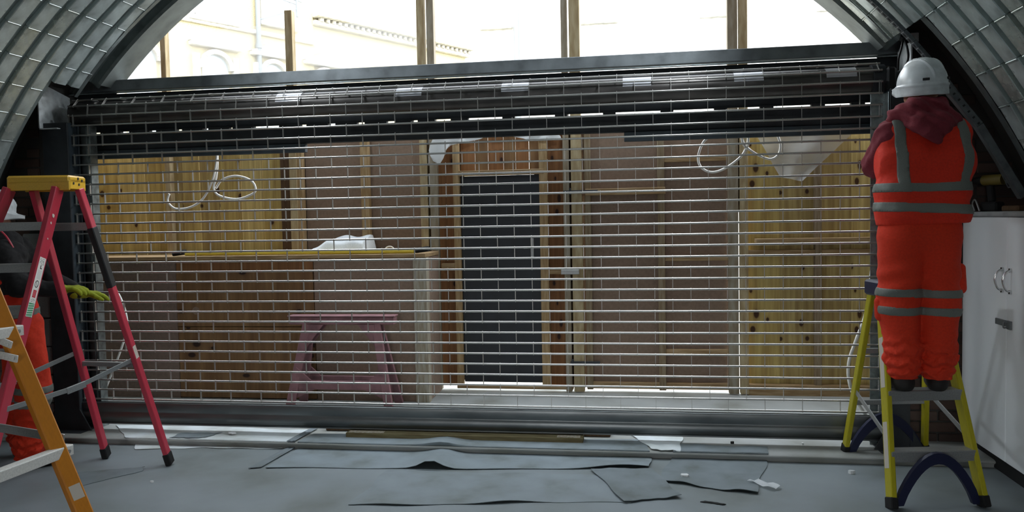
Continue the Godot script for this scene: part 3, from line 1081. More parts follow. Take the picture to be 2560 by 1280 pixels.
func build_behind_things():
	# pink plastic trestle
	var t = thing("trestle", "faded pink plastic folding trestle standing before the counter", "trestle", V(-2.44, 0.05, -0.86))
	var g = G.new()
	g.box(V(0, 0.725, 0), V(0.92, 0.065, 0.09), Basis(), 0.008)
	g.box(V(0, 0.763, 0), V(0.93, 0.014, 0.11), Basis(), 0.004)
	part("top_beam", g, M.pink_plastic, t)
	for sz in [-1, 1]:
		for s in [-1, 1]:
			g = G.new()
			var a = V(s * 0.30, 0.70, sz * 0.03)
			var b = V(s * 0.43, 0.0, sz * 0.14)
			g.bar(a, b, 0.075, 0.03, Vector3.BACK, 0.005)
			g.prism([Vector2(0, 0), Vector2(-s * 0.14, 0), Vector2(s * 0.02, -0.2)], V(s * 0.29, 0.695, sz * 0.045 - 0.01), Vector3.RIGHT, Vector3.UP, V(0, 0, 0.02))
			part("leg", g, M.pink_plastic, t)
		g = G.new()
		g.box(V(0, 0.20, sz * 0.105), V(0.72, 0.075, 0.02), Basis(), 0.005)
		for s in [-1, 1]:
			g.prism([Vector2(0, 0), Vector2(-s * 0.14, 0), Vector2(0, 0.12)], V(s * 0.375, 0.225, sz * 0.105 - 0.008), Vector3.RIGHT, Vector3.UP, V(0, 0, 0.016))
			g.prism([Vector2(0, 0), Vector2(-s * 0.2, 0), Vector2(0, -0.09)], V(s * 0.385, 0.175, sz * 0.105 - 0.008), Vector3.RIGHT, Vector3.UP, V(0, 0, 0.016))
		part("brace", g, M.pink_plastic, t)
	# hanging cables
	var z = -0.36
	g = G.new()
	g.tube(curve([V(-3.235, 2.33, z), V(-3.235, 2.10, z), V(-3.25, 1.97, z), V(-3.27, 1.88, z + 0.01), V(-3.23, 1.82, z), V(-3.09, 1.79, z), V(-2.97, 1.82, z), V(-2.925, 1.86, z), V(-2.96, 1.93, z), V(-3.08, 1.97, z), V(-3.20, 1.945, z), V(-3.262, 1.88, z - 0.01)], 6), 0.009, 8)
	g.tube(curve([V(-3.225, 2.3, z + 0.012), V(-3.24, 2.08, z + 0.012), V(-3.28, 1.93, z + 0.015), V(-3.37, 1.80, z), V(-3.48, 1.735, z), V(-3.60, 1.725, z), V(-3.66, 1.765, z), V(-3.672, 1.80, z), V(-3.655, 1.845, z)], 6), 0.0085, 8)
	single("hanging_cable", g, M.cable, "white cable with a loop and a hooked tail hanging below the lintel over the counter", "cable")
	z = -0.42
	g = G.new()
	g.tube(curve([V(0.742, 2.29, z), V(0.745, 2.15, z), V(0.77, 2.09, z), V(0.82, 2.04, z), V(0.90, 1.995, z), V(0.955, 1.985, z), V(1.0, 2.02, z), V(1.01, 2.09, z), V(0.975, 2.19, z), V(0.93, 2.29, z)], 6), 0.0085, 8)
	g.tube(curve([V(0.575, 2.29, z), V(0.56, 2.19, z), V(0.48, 2.12, z), V(0.443, 2.02, z), V(0.455, 1.95, z), V(0.505, 1.91, z), V(0.57, 1.905, z), V(0.66, 1.945, z), V(0.75, 2.02, z), V(0.785, 2.10, z), V(0.79, 2.17, z), V(0.77, 2.22, z), V(0.745, 2.19, z + 0.015), V(0.752, 2.10, z + 0.02), V(0.80, 2.05, z + 0.02)], 6), 0.0085, 8)
	g.tube(curve([V(0.765, 2.29, z), V(0.785, 2.2, z + 0.015), V(0.79, 2.1, z + 0.02), V(0.77, 2.045, z + 0.015)], 6), 0.007, 8)
	single("hanging_cable", g, M.cable, "tangled white cable in two wide loops hanging below the lintel before the knotty plywood", "cable")
	g = G.new()
	g.tube(curve([V(1.60, 1.50, -0.2), V(1.57, 1.26, -0.2), V(1.53, 0.93, -0.2), V(1.465, 0.73, -0.2), V(1.42, 0.59, -0.2), V(1.417, 0.46, -0.2), V(1.46, 0.33, -0.21), V(1.58, 0.15, -0.25), V(1.72, 0.048, -0.28), V(1.95, 0.045, -0.30)], 6), 0.011, 8)
	single("trailing_cable", g, M.cable, "white cable trailing down behind the yellow stepladder to the threshold", "cable")
	g = G.new()
	g.tube(curve([V(-4.40, 1.25, -0.5), V(-4.31, 1.154, -0.5), V(-4.215, 1.005, -0.5), V(-4.17, 0.86, -0.5), V(-4.172, 0.74, -0.5), V(-4.23, 0.55, -0.48), V(-4.36, 0.25, -0.46), V(-4.45, 0.06, -0.46)], 6), 0.009, 8)
	single("trailing_cable", g, M.cable, "white cable bowing down behind the red stepladder's rear leg", "cable")

# ---------------------------------------------------------------- shutter
func build_shutter():
	var t = thing("roller_shutter", "silver brick-bond grille shutter rolled down over the opening with its barrel on show", "shutter")
	var x0 = -4.24
	var x1 = 1.575
	var pitch = 0.0743
	var y0 = 0.281
	var rt = 0.0068
	# path of the curtain: straight up, then round the barrel
	var cy = 2.462
	var cz = -0.108
	var cr = 0.108
	var path = []
	var k = 0
	while true:
		var l = y0 + k * pitch
		if l <= cy: path.append([l, 0.0, 0.0])
		else:
			var a = (l - cy) / cr
			if a > 2.3: break
			path.append([cy + cr * sin(a), cz + cr * cos(a), a])
		k += 1
	for i in path.size():
		var g = G.new()
		var sag = 0.0
		var pts = []
		for j in 9:
			var u = j / 8.0
			sag = 0.004 * sin(u * PI) * (1.0 if i > 24 else 0.0)
			pts.append(V(lerpf(x0, x1, u), path[i][0] - sag, path[i][1]))
		g.tube(pts, rt, 10)
		part("tube", g, M.tube, t)
	# links: thin flat straps set edge-on, each round two tubes
	var gl = G.new()
	var w = 0.0088
	var h2 = pitch * 0.5 + rt + 0.0035
	var poly = []
	for i in 7: poly.append(Vector2(w * cos(PI * i / 6.0), h2 - w + w * sin(PI * i / 6.0)))
	for i in 7: poly.append(Vector2(-w * cos(PI * i / 6.0), -h2 + w - w * sin(PI * i / 6.0)))
	gl.prism(poly, V(-0.0013, 0, 0), Vector3.BACK, Vector3.UP, V(0.0026, 0, 0))
	var link = gl.mesh()
	var rest = []
	for i in path.size() - 1:
		var a = path[i]
		var b = path[i + 1]
		var mid = V(0, (a[0] + b[0]) / 2, (a[1] + b[1]) / 2)
		var tilt = atan2(b[1] - a[1], b[0] - a[0])
		var n = -13
		while true:
			var x = -1.321 + 0.2395 * n + (0.11975 if i % 2 == 1 else 0.0)
			n += 1
			if x < x0 + 0.01: continue
			if x > x1 - 0.005: break
			rest.append(Transform3D(Basis(Vector3.RIGHT, tilt + rng.randf_range(-0.02, 0.02)), V(x, mid.y, mid.z)))
	for i in path.size() - 1:   # end links close every other row
		if i % 2 == 0 and path[i][0] < 2.4:
			for x in [x0 + 0.012, x1 - 0.012]: rest.append(Transform3D(Basis(), V(x, (path[i][0] + path[i + 1][0]) / 2, 0)))
	var eye = V(0, 1.6, 5.5)
	rest.sort_custom(func(p, q): return p.origin.distance_squared_to(eye) < q.origin.distance_squared_to(eye))
	for i in 300:
		var o = part("link", link, M.link, t)
		o.transform = rest[i]
	var mm = MultiMesh.new()
	mm.transform_format = MultiMesh.TRANSFORM_3D
	mm.mesh = link
	mm.instance_count = rest.size() - 300
	for i in rest.size() - 300: mm.set_instance_transform(i, rest[i + 300])
	var mi = MultiMeshInstance3D.new()
	mi.name = "far_links"
	mi.multimesh = mm
	mi.material_override = M.link
	mi.set_meta("kind", "stuff")
	t.add_child(mi, true)
	# bottom bar: two rolled beads and a foot
	var pr = [[0.262, 0.006], [0.260, 0.016], [0.252, 0.021], [0.232, 0.0225], [0.205, 0.0205], [0.190, 0.016], [0.184, 0.0155], [0.178, 0.019], [0.168, 0.025], [0.150, 0.0275], [0.132, 0.025], [0.115, 0.016], [0.108, 0.010], [0.1, 0.010]]
	var g = G.new()
	var rows = []
	for p in pr: rows.append([V(x0 + 0.02, p[0], p[1]), V(-1.3, p[0], p[1]), V(x1, p[0], p[1])])
	g.grid(rows, true)
	rows = []
	for p in pr: rows.append([V(x0 + 0.02, p[0], -p[1]), V(-1.3, p[0], -p[1]), V(x1, p[0], -p[1])])
	g.grid(rows)
	g.box(V((x0 + x1) / 2, 0.1, 0), V(x1 - x0 - 0.02, 0.012, 0.03), Basis(), 0.002)
	for x in [x0 + 0.02, x1]:
		var pl = []
		for p in pr: pl.append(Vector2(p[1], p[0]))
		for i in range(pr.size() - 1, -1, -1): pl.append(Vector2(-pr[i][1], pr[i][0]))
		g.prism(pl, V(x - 0.001, 0, 0), Vector3.BACK, Vector3.UP, V(0.002, 0, 0))
	part("bottom_bar", g, M.bottom_bar, t)
	# barrel inside the wound grille
	g = G.new()
	g.rod(V(x0 - 0.02, cy, cz), V(x1 + 0.06, cy, cz), 0.085, 32)
	var br = part("barrel", g, M.barrel, t)
	g = G.new()
	g.rod(V(x1 - 0.05, cy, cz), V(x1 + 0.03, cy, cz), 0.097, 28)
	part("barrel_collar", g, M.steel_dark, br)
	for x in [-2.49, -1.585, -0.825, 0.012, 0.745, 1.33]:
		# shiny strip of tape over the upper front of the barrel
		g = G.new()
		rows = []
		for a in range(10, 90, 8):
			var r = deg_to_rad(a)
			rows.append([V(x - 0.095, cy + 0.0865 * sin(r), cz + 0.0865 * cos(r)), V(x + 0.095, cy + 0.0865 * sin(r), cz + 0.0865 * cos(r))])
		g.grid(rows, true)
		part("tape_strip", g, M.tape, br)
	# end brackets
	g = G.new()
	g.prism([Vector2(0.10, -0.15), Vector2(-0.24, -0.17), Vector2(-0.24, 0.12), Vector2(0.04, 0.185), Vector2(0.04, 0.15), Vector2(0.10, 0.15)], V(-4.405, 2.49, 0), Vector3.BACK, Vector3.UP, V(0.008, 0, 0))
	g.box(V(-4.33, 2.335, -0.07), V(0.15, 0.008, 0.33), Basis(), 0.002)
	part("end_bracket", g, M.bracket, t, "galvanised bracket plate catching the light")
	g = G.new()
	g.prism([Vector2(0.03, -0.16), Vector2(-0.24, -0.16), Vector2(-0.24, 0.17), Vector2(-0.05, 0.24), Vector2(0.03, 0.20)], V(1.735, 2.49, 0), Vector3.BACK, Vector3.UP, V(0.008, 0, 0))
	g.box(V(1.76, 2.70, -0.03), V(0.05, 0.06, 0.10), Basis(), 0.004)
	part("end_bracket", g, M.bracket, t, "galvanised bracket plate above the white hard hat")
	g = G.new()
	g.rod(V(x1 + 0.03, cy, cz), V(1.72, cy, cz), 0.05, 20)
	g.box(V(1.63, cy - 0.01, cz + 0.05), V(0.06, 0.15, 0.12), Basis(), 0.02)
	part("bearing", g, M.black, t)
	g = G.new()
	g.tube(curve([V(1.675, 2.69, 0.07), V(1.66, 2.63, 0.09), V(1.645, 2.56, 0.08), V(1.65, 2.49, 0.05)]), 0.007, 8)
	g.tube(curve([V(1.675, 2.69, 0.07), V(1.69, 2.62, 0.1), V(1.70, 2.55, 0.08), V(1.67, 2.46, 0.04)]), 0.007, 8)
	g.rod(V(1.675, 2.68, 0.055), V(1.675, 2.70, 0.085), 0.02, 12)
	part("wiring", g, M.cable_black, t)
	# guides
	for s in [-1, 1]:
		g = G.new()
		if s < 0:
			g.box(V(-4.195, 1.2, -0.125), V(0.20, 2.33, 0.006), Basis(), 0.002)
			g.box(V(-4.295, 1.2, -0.085), V(0.006, 2.33, 0.08), Basis(), 0.002)
			g.box(V(-4.097, 1.2, -0.085), V(0.006, 2.33, 0.08), Basis(), 0.002)
			g.box(V(-4.19, 1.2, -0.112), V(0.05, 2.33, 0.024), Basis(), 0.004)
		else:
			g.box(V(1.56, 1.2, -0.06), V(0.09, 2.33, 0.006), Basis(), 0.002)
			g.box(V(1.605, 1.2, -0.02), V(0.006, 2.33, 0.08), Basis(), 0.002)
		part("guide_rail", g, M.galv, t)

# ---------------------------------------------------------------- protective sheets and litter on the floor
func floor_h(z):
	if z > 0.235: return 0.0
	if z > 0.185: return 0.05 * smoothstep(0.235, 0.19, z)
	return 0.05

# the sheets bulge over the nose of the step and tuck back under it
func nose_shift(z):
	if z < 0.13 or z > 0.32: return 0.0
	if z < 0.19: return 0.034 * smoothstep(0.13, 0.19, z)
	if z > 0.235: return -0.034 * (1.0 - smoothstep(0.235, 0.32, z))
	return 0.034 * cos(PI * (z - 0.19) / 0.045)

func lay(called, c, m, label, category, group, seed_, off = 0.004, curl = []):
	# c: four floor corners as [x, z], in order round the sheet; curl: [u, v, height, width]
	var nu = 40
	var nv = 72
	var amp = minf(1.0, Vector2(c[1][0] - c[0][0], c[1][1] - c[0][1]).length() / 0.7)
	var rows = []
	for i in nv + 1:
		var r = []
		for j in nu + 1:
			var u = float(j) / nu
			var v = float(i) / nv
			var a = Vector2(c[0][0], c[0][1]).lerp(Vector2(c[1][0], c[1][1]), u)
			var b = Vector2(c[3][0], c[3][1]).lerp(Vector2(c[2][0], c[2][1]), u)
			var p = a.lerp(b, v)
			p += Vector2(0.012 * sin(v * 9 + seed_), 0.012 * sin(u * 7 + seed_ * 2.0) + 0.006 * sin(u * 23 + seed_)) * amp
			var h = floor_h(p.y) + off + 0.004 * (0.5 + 0.5 * sin(u * 11 + seed_)) * (0.5 + 0.5 * sin(v * 5 + seed_ * 1.7))
			for q in curl:
				var d2 = pow((u - q[0]) / q[3], 2) + pow((v - q[1]) / q[4], 2)
				h += q[2] * exp(-d2)
			r.append(V(p.x, h, p.y + nose_shift(p.y)))
		rows.append(r)
	var g = G.new()
	if (rows[0][1] - rows[0][0]).cross(rows[1][0] - rows[0][0]).y < 0: rows.reverse()
	g.sheet(rows, 0.003)
	return single(called, g, m, label, category, group)

func build_floor_sheets():
	var grp = "grey protection sheets laid over the floor and step"
	lay("floor_sheet", [[-4.02, -0.10], [-2.43, -0.10], [-2.47, 0.24], [-3.55, 0.33]], M.sheet_white, "pale floor sheet lying on the step beside the red stepladder's feet", "floor sheet", grp, 1.0, 0.004)
	lay("floor_sheet", [[-2.36, 0.02], [0.06, -0.02], [0.07, 0.45], [-2.40, 0.67]], M.sheet_a, "long floor sheet draped over the step with a buckled fold in its middle", "floor sheet", grp, 2.0, 0.005, [[0.44, 1.0, 0.05, 0.035, 0.5], [0.93, 1.0, 0.022, 0.09, 0.25], [0.42, 0.2, 0.02, 0.05, 0.6]])
	lay("floor_sheet", [[-1.60, 0.63], [-0.20, 0.60], [-0.04, 1.05], [-1.62, 1.26]], M.sheet_b, "front floor sheet whose ragged near edge lifts off the concrete", "floor sheet", grp, 3.0, 0.003, [[0.55, 1.0, 0.015, 0.1, 0.2], [0.15, 1.0, 0.01, 0.12, 0.2]])
	lay("floor_sheet", [[-0.30, 0.50], [0.08, 0.46], [0.23, 0.95], [-0.09, 1.07]], M.sheet_c, "skewed offcut of floor sheet between the front sheet and the right-hand one", "floor sheet", grp, 4.0, 0.011, [[1.0, 1.0, 0.012, 0.2, 0.2], [0.0, 0.8, 0.006, 0.2, 0.4]])
	lay("floor_sheet", [[0.24, 0.06], [0.85, 0.08], [0.655, 0.86], [0.11, 0.69]], M.sheet_c, "dark floor sheet with a clear plastic scrap on its near corner", "floor sheet", grp, 5.0, 0.007, [[0.9, 1.0, 0.012, 0.2, 0.15], [0.2, 1.0, 0.01, 0.2, 0.15]])
	lay("floor_sheet", [[-0.06, -0.14], [0.30, -0.12], [0.26, 0.20], [0.07, 0.17]], M.sheet_white, "small white card on the step beside the timber packer's end", "floor sheet", grp, 6.0, 0.009)
	lay("floor_sheet", [[-3.62, 0.86], [-3.23, 0.73], [-3.20, 0.80], [-3.40, 1.10]], M.sheet_c, "dark ragged scrap of sheet on the floor between the stepladders at the red one's feet", "floor sheet", grp, 7.0, 0.004, [[1.0, 0.3, 0.012, 0.3, 0.4]])
	lay("floor_sheet", [[-3.35, 0.10], [-3.05, 0.06], [-3.10, 0.17], [-3.36, 0.19]], M.sheet_c, "small grey offcut lying on the pale sheet behind the red stepladder", "floor sheet", grp, 8.0, 0.010)
	lay("floor_sheet", [[-2.43, -0.12], [-2.375, -0.12], [-2.445, 0.66], [-2.52, 0.69]], M.sheet_c, "narrow strip of sheet running over the step along the long sheet's side", "floor sheet", grp, 11.0, 0.009)
	# timber packers under the bottom bar
	var t = thing("timber_packer", "long timber batten with pale cut ends under the bottom bar", "timber")
	part("batten", slab(-2.08, -0.38, 0.051, 0.088, -0.02, 0.085, 0.004), M.timber, t)
	part("cut_top", slab(-2.06, -1.80, 0.088, 0.093, 0.036, 0.083, 0.001), M.paintwood, t, "pale bare end")
	part("cut_top", slab(-0.56, -0.40, 0.088, 0.093, 0.036, 0.083, 0.001), M.paintwood, t, "pale bare end")
	single("timber_packer", slab(-2.3, -0.2, 0.051, 0.098, -0.16, -0.09, 0.004), M.stud_dark, "dark timber batten on the threshold behind the front packer", "timber")
	# litter
	var g = G.new()
	var pts = [[0.63, 0.66], [0.70, 0.64], [0.82, 0.74], [0.76, 0.79]]
	var rows = []
	for i in 5:
		var r = []
		for j in 6:
			var a = Vector2(pts[0][0], pts[0][1]).lerp(Vector2(pts[1][0], pts[1][1]), i / 4.0)
			var b = Vector2(pts[3][0], pts[3][1]).lerp(Vector2(pts[2][0], pts[2][1]), i / 4.0)
			var p = a.lerp(b, j / 5.0)
			r.append(V(p.x, 0.018 + 0.008 * sin(i * 2.1 + j * 1.7), p.y))
		rows.append(r)
	g.grid(rows)
	single("film_scrap", g, M.film, "crumpled clear plastic scrap on the dark floor sheet's near corner", "plastic scrap")
	g = G.new()
	rows = []
	for i in 3:
		var r = []
		for j in 6: r.append(V(0.88 + j * 0.03, 0.042 + 0.004 * sin(i + j * 2.0), 0.07 + i * 0.02 + j * 0.012))
		rows.append(r)
	rows.reverse()
	g.grid(rows)
	single("film_scrap", g, M.film, "thin strip of clear film on the step near the yellow stepladder's rear leg", "plastic scrap")
	var bits = [[0.27, 0.60, 0.05, 0.012], [1.28, 0.42, 0.03, 0.02], [0.62, 0.0, 0.02, 0.015], [1.08, -0.02, 0.015, 0.012], [-2.95, 0.09, 0.05, 0.01], [-3.0, 1.0, 0.02, 0.01]]
	var lab = ["small white paper chip on the dark floor sheet", "white plaster crumb on bare floor by the yellow stepladder", "dark pointed chip standing on the step", "tiny pale chip on the step under the bottom bar", "white plastic washer lying on the pale sheet", "pale crumb on the floor before the red stepladder"]
	for i in bits.size():
		g = G.new()
		var b = bits[i]
		var pl = []
		for k in 6: pl.append(Vector2(cos(TAU * k / 6.0 + i) * b[2] * (0.5 + 0.1 * (k % 3)), sin(TAU * k / 6.0 + i) * b[2] * (0.35 + 0.08 * (k % 2))))
		g.prism(pl, V(b[0], floor_h(b[1]) + (0.012 if i in [0, 4] else 0.001), b[1]), Vector3.RIGHT, Vector3.FORWARD, V(0, b[3], 0))
		single("debris_chip", g, M.black if i == 2 else M.white_plastic, lab[i], "debris", "chips of debris on the floor")
	# dark torn offcuts in the right foreground
	var sp = [[[0.94, 1.19], [1.02, 1.16], [1.08, 1.22], [0.98, 1.25]], [[0.36, 0.99], [0.47, 1.03], [0.45, 1.045], [0.33, 1.01]]]
	for i in 2:
		lay("torn_strip", sp[i], M.rubber, ["dark torn strip on the floor in the foreground before the yellow stepladder", "thin dark torn strip on the floor by the skewed offcut"][i], "debris", "", 9.0 + i, 0.004)

# ---------------------------------------------------------------- ladders
func build_red_ladder():
	var t = thing("stepladder", "red fibreglass stepladder with a yellow top cap, standing before the shutter's end", "stepladder", Vector3.ZERO, 0.0, "stepladders around the shutter")
	var sx = V(0.97, 0, -0.23).normalized()      # across the ladder
	var cap = V(-3.525, 1.86, 1.13)
	# front (climbing) rails come towards us, rear rails go back
	var fr_t = V(-3.40, 1.83, 1.20)
	var fr_b = V(-3.565, 0.02, 1.74)
	var fl_t = V(-3.67, 1.83, 1.26)
	var fl_b = V(-4.12, 0.02, 1.86)
	var rr_t = V(-3.365, 1.83, 1.06)
	var rr_b = V(-3.095, 0.02, 0.655)
	var rl_t = V(-3.62, 1.83, 1.13)
	var rl_b = V(-3.635, 0.02, 0.55)
	var g
	for d in [[fr_t, fr_b, 0.095], [fl_t, fl_b, 0.095], [rr_t, rr_b, 0.062], [rl_t, rl_b, 0.062]]:
		g = G.new()
		g.bar(d[0], d[1], d[2], 0.032, sx, 0.004)
		var rl = part("rail", g, M.red_frp, t)
		g = G.new()
		var dn = (d[1] - d[0]).normalized()
		g.bar(d[1] - dn * 0.07, d[1] + dn * 0.012, d[2] + 0.008, 0.042, sx, 0.006)
		part("foot", g, M.rubber, rl)
	# top cap: a tray with a deep skirt
	g = G.new()
	var zz = Vector3.UP.cross(sx)
	var q = Basis(sx, Vector3.UP, zz * 1.0)
	q.z = sx.cross(Vector3.UP)
	g.box(cap + V(0, 0.022, 0), V(0.36, 0.05, 0.22), q, 0.012)
	g.box(cap + q.z * 0.1 + V(0, -0.012, 0), V(0.355, 0.06, 0.016), q, 0.005)
	g.box(cap - q.z * 0.1 + V(0, -0.012, 0), V(0.355, 0.06, 0.016), q, 0.005)
	g.box(cap + sx * 0.172 + V(0, -0.005, 0), V(0.016, 0.06, 0.2), q, 0.005)
	var tc = part("top_cap", g, M.cap_yellow, t)
	g = G.new()
	for d in [[-0.05, 0.02], [0.0, 0.03], [0.06, 0.0], [-0.01, -0.005]]:
		var p = cap + sx * 0.1805 + q.z * d[0] + V(0, d[1], 0)
		g.rod(p, p + sx * 0.003, 0.008, 10)
	part("rivets", g, M.steel_dark, tc)
	# treads between the front rails
	for y in [1.625, 1.385, 1.145, 0.905, 0.665, 0.425, 0.2]:
		var a = fl_t.lerp(fl_b, (1.83 - y) / 1.81)
		var b = fr_t.lerp(fr_b, (1.83 - y) / 1.81)
		g = G.new()
		g.bar(a, b, 0.085, 0.014, Vector3.UP, 0.003)
		g.bar(a + V(0, -0.018, 0.04), b + V(0, -0.018, 0.04), 0.006, 0.05, Vector3.UP, 0.002)
		part("tread", g, M.alu, t)
	for y in [1.60, 1.15, 0.70, 0.30]:
		var a = rl_t.lerp(rl_b, (1.83 - y) / 1.81)
		var b = rr_t.lerp(rr_b, (1.83 - y) / 1.81)
		if y == 1.15 or y == 0.30: continue
		g = G.new()
		g.bar(a, b, 0.03, 0.03 if y < 1 else 0.05, Vector3.UP, 0.003)
		part("cross_bar", g, M.alu, t)
	# spreaders with a hinge plate
	for d in [[fr_t.lerp(fr_b, 0.69), rr_t.lerp(rr_b, 0.60)], [fl_t.lerp(fl_b, 0.69), rl_t.lerp(rl_b, 0.58)]]:
		g = G.new()
		var m = d[0].lerp(d[1], 0.52) + V(0, -0.035, 0)
		g.bar(d[0], m, 0.03, 0.006, sx, 0.001)
		g.bar(m, d[1], 0.03, 0.006, sx, 0.001)
		g.bar(m - (d[1] - d[0]).normalized() * 0.06, m + (d[1] - d[0]).normalized() * 0.06, 0.042, 0.012, sx, 0.003)
		part("spreader", g, M.alu, t)
	# black sleeve of tape on the rear rail
	g = G.new()
	g.bar(rr_t.lerp(rr_b, 0.13), rr_t.lerp(rr_b, 0.34), 0.068, 0.038, sx, 0.005)
	part("tape_sleeve", g, M.duct, t, "black tape sleeve")
	g = G.new()
	g.bar(rr_t.lerp(rr_b, 0.555), rr_t.lerp(rr_b, 0.60), 0.045, 0.034, sx, 0.001)
	part("label_remnant", g, M.scuff, t)
	# worn safety label on the outer face of the front rail
	var a = fr_t.lerp(fr_b, 0.225)
	var b = fr_t.lerp(fr_b, 0.41)
	var y = (a - b).normalized()
	var x = y.cross(sx).normalized() * -1.0
	var st = SurfaceTool.new()
	st.begin(Mesh.PRIMITIVE_TRIANGLES)
	var hw = 0.034
	var off = sx * 0.0168
	var nrm = sx
	var P = [a - x * hw + off, a + x * hw + off, b + x * hw + off, b - x * hw + off]
	# seen from +sx, the far edge (towards -z) lies to the right
	var rt = x if x.z < 0 else -x
	P = [a - rt * hw + off, a + rt * hw + off, b + rt * hw + off, b - rt * hw + off]
	var uv = [Vector2(0, 0), Vector2(1, 0), Vector2(1, 1), Vector2(0, 1)]
	for i in [0, 1, 2, 0, 2, 3]:
		st.set_normal(nrm)
		st.set_uv(uv[i])
		st.add_vertex(P[i])
	part("safety_label", st.commit(), M.sticker, t, "worn white and green safety label")
	for d in [[0.09, 0.01, 0.014], [0.115, 0.005, 0.008], [0.165, 0.012, 0.006], [0.50, 0.0, 0.012]]:
		var p = fr_t.lerp(fr_b, d[0]) + sx * 0.0165 + rt * (d[1] - 0.015)
		g = G.new()
		g.rod(p, p + sx * 0.001, d[2], 7)
		part("paint_scuff", g, M.scuff, t)

func build_orange_ladder():
	var t = thing("stepladder", "orange-yellow stepladder nearest the lens, one leg and its white braces in frame", "stepladder", Vector3.ZERO, 0.0, "stepladders around the shutter")
	var r1t = V(-2.78, 1.62, 2.55)
	var r1b = V(-2.02, 0.02, 2.66)
	var r2t = V(-2.80, 1.62, 2.95)
	var r2b = V(-2.06, 0.02, 3.12)
	var l1t = V(-2.98, 1.62, 2.55)
	var l1b = V(-3.75, 0.02, 2.5)
	var l2t = V(-3.0, 1.62, 2.95)
	var l2b = V(-3.78, 0.02, 3.1)
	var g
	for d in [[r1t, r1b], [r2t, r2b], [l1t, l1b], [l2t, l2b]]:
		g = G.new()
		g.bar(d[0], d[1], 0.06, 0.06, V(0.85, 0, 0.52), 0.005)
		var rl = part("rail", g, M.orange_frp, t)
		g = G.new()
		var dn = (d[1] - d[0]).normalized()
		g.bar(d[1] - dn * 0.07, d[1] + dn * 0.012, 0.068, 0.068, V(0.85, 0, 0.52), 0.006)
		part("foot", g, M.rubber, rl)
	g = G.new()
	g.box(V(-2.89, 1.65, 2.75), V(0.3, 0.07, 0.5), Basis(), 0.012)
	part("top_cap", g, M.cap_yellow, t)
	# white angle brace running towards us between the two right-hand rails
	for f in [0.585, 0.28]:
		var a = r1t.lerp(r1b, f)
		var b = r2t.lerp(r2b, f)
		g = G.new()
		g.bar(a + V(0.03, 0.0, -0.05), b + V(0.03, 0, 0.05), 0.006, 0.04, Vector3.UP, 0.001)
		g.bar(a + V(0.012, 0.02, -0.05), b + V(0.012, 0.02, 0.05), 0.04, 0.005, Vector3.UP, 0.001)
		var br = part("angle_brace", g, M.alu_white, t)
		g = G.new()
		g.rod(a + V(0.03, 0.0, -0.02), a + V(0.038, 0, -0.02), 0.008, 10)
		part("bolt", g, M.alu, br)
	for f in [0.56]:
		g = G.new()
		g.bar(r1t.lerp(r1b, f) + V(0, 0.0, -0.06), l1t.lerp(l1b, 0.50) + V(0, 0, -0.06), 0.036, 0.01, Vector3.BACK, 0.002)
		part("spreader", g, M.alu, t)
	for d in [[0.30, 0.045], [0.335, 0.02]]:
		var p = r1t.lerp(r1b, d[0])
		g = G.new()
		g.bar(p + V(-0.12, d[1], 0.048), p + V(0.045, -0.015, 0.048), 0.03, 0.008, Vector3.BACK, 0.003)
		g.rod(p + V(0.03, -0.01, 0.05), p + V(0.03, -0.01, 0.058), 0.008, 10)
		part("hinge_bar", g, M.alu_white, t)
	for y in [0.30, 0.58, 0.86, 1.14, 1.4]:
		var f = (1.62 - y) / 1.6
		g = G.new()
		g.bar(l1t.lerp(l1b, f), l2t.lerp(l2b, f), 0.08, 0.03, Vector3.UP, 0.003)
		part("tread", g, M.alu, t)
	g = G.new()
	var a2 = r1t.lerp(r1b, 0.665)
	g.bar(a2 + V(0.85, 0, 0.52) * 0.012, r1t.lerp(r1b, 0.70) + V(0.85, 0, 0.52) * 0.012, 0.045, 0.0385, V(0.85, 0, 0.52), 0.001)
	part("label_remnant", g, M.scuff, t)

func arch_plate(g, a, b, top, th, dep, drop):
	# a curved moulded brace: legs at a and b, crown at height top
	var n = 16
	var up = Vector3.UP
	var ux = (b - a).normalized()
	var L = (b - a).length()
	var poly = []
	for i in n + 1:
		var u = float(i) / n
		poly.append(Vector2(u * L, top * pow(sin(PI * u), 0.75) + 0.0))
	for i in range(n, -1, -1):
		var u = float(i) / n
		var uu = 0.12 + 0.76 * u
		poly.append(Vector2(lerpf(0.045, L - 0.045, u), (top - th) * pow(sin(PI * clampf(u, 0.001, 0.999)), 0.8)))
	g.prism(poly, a, ux, up, dep)

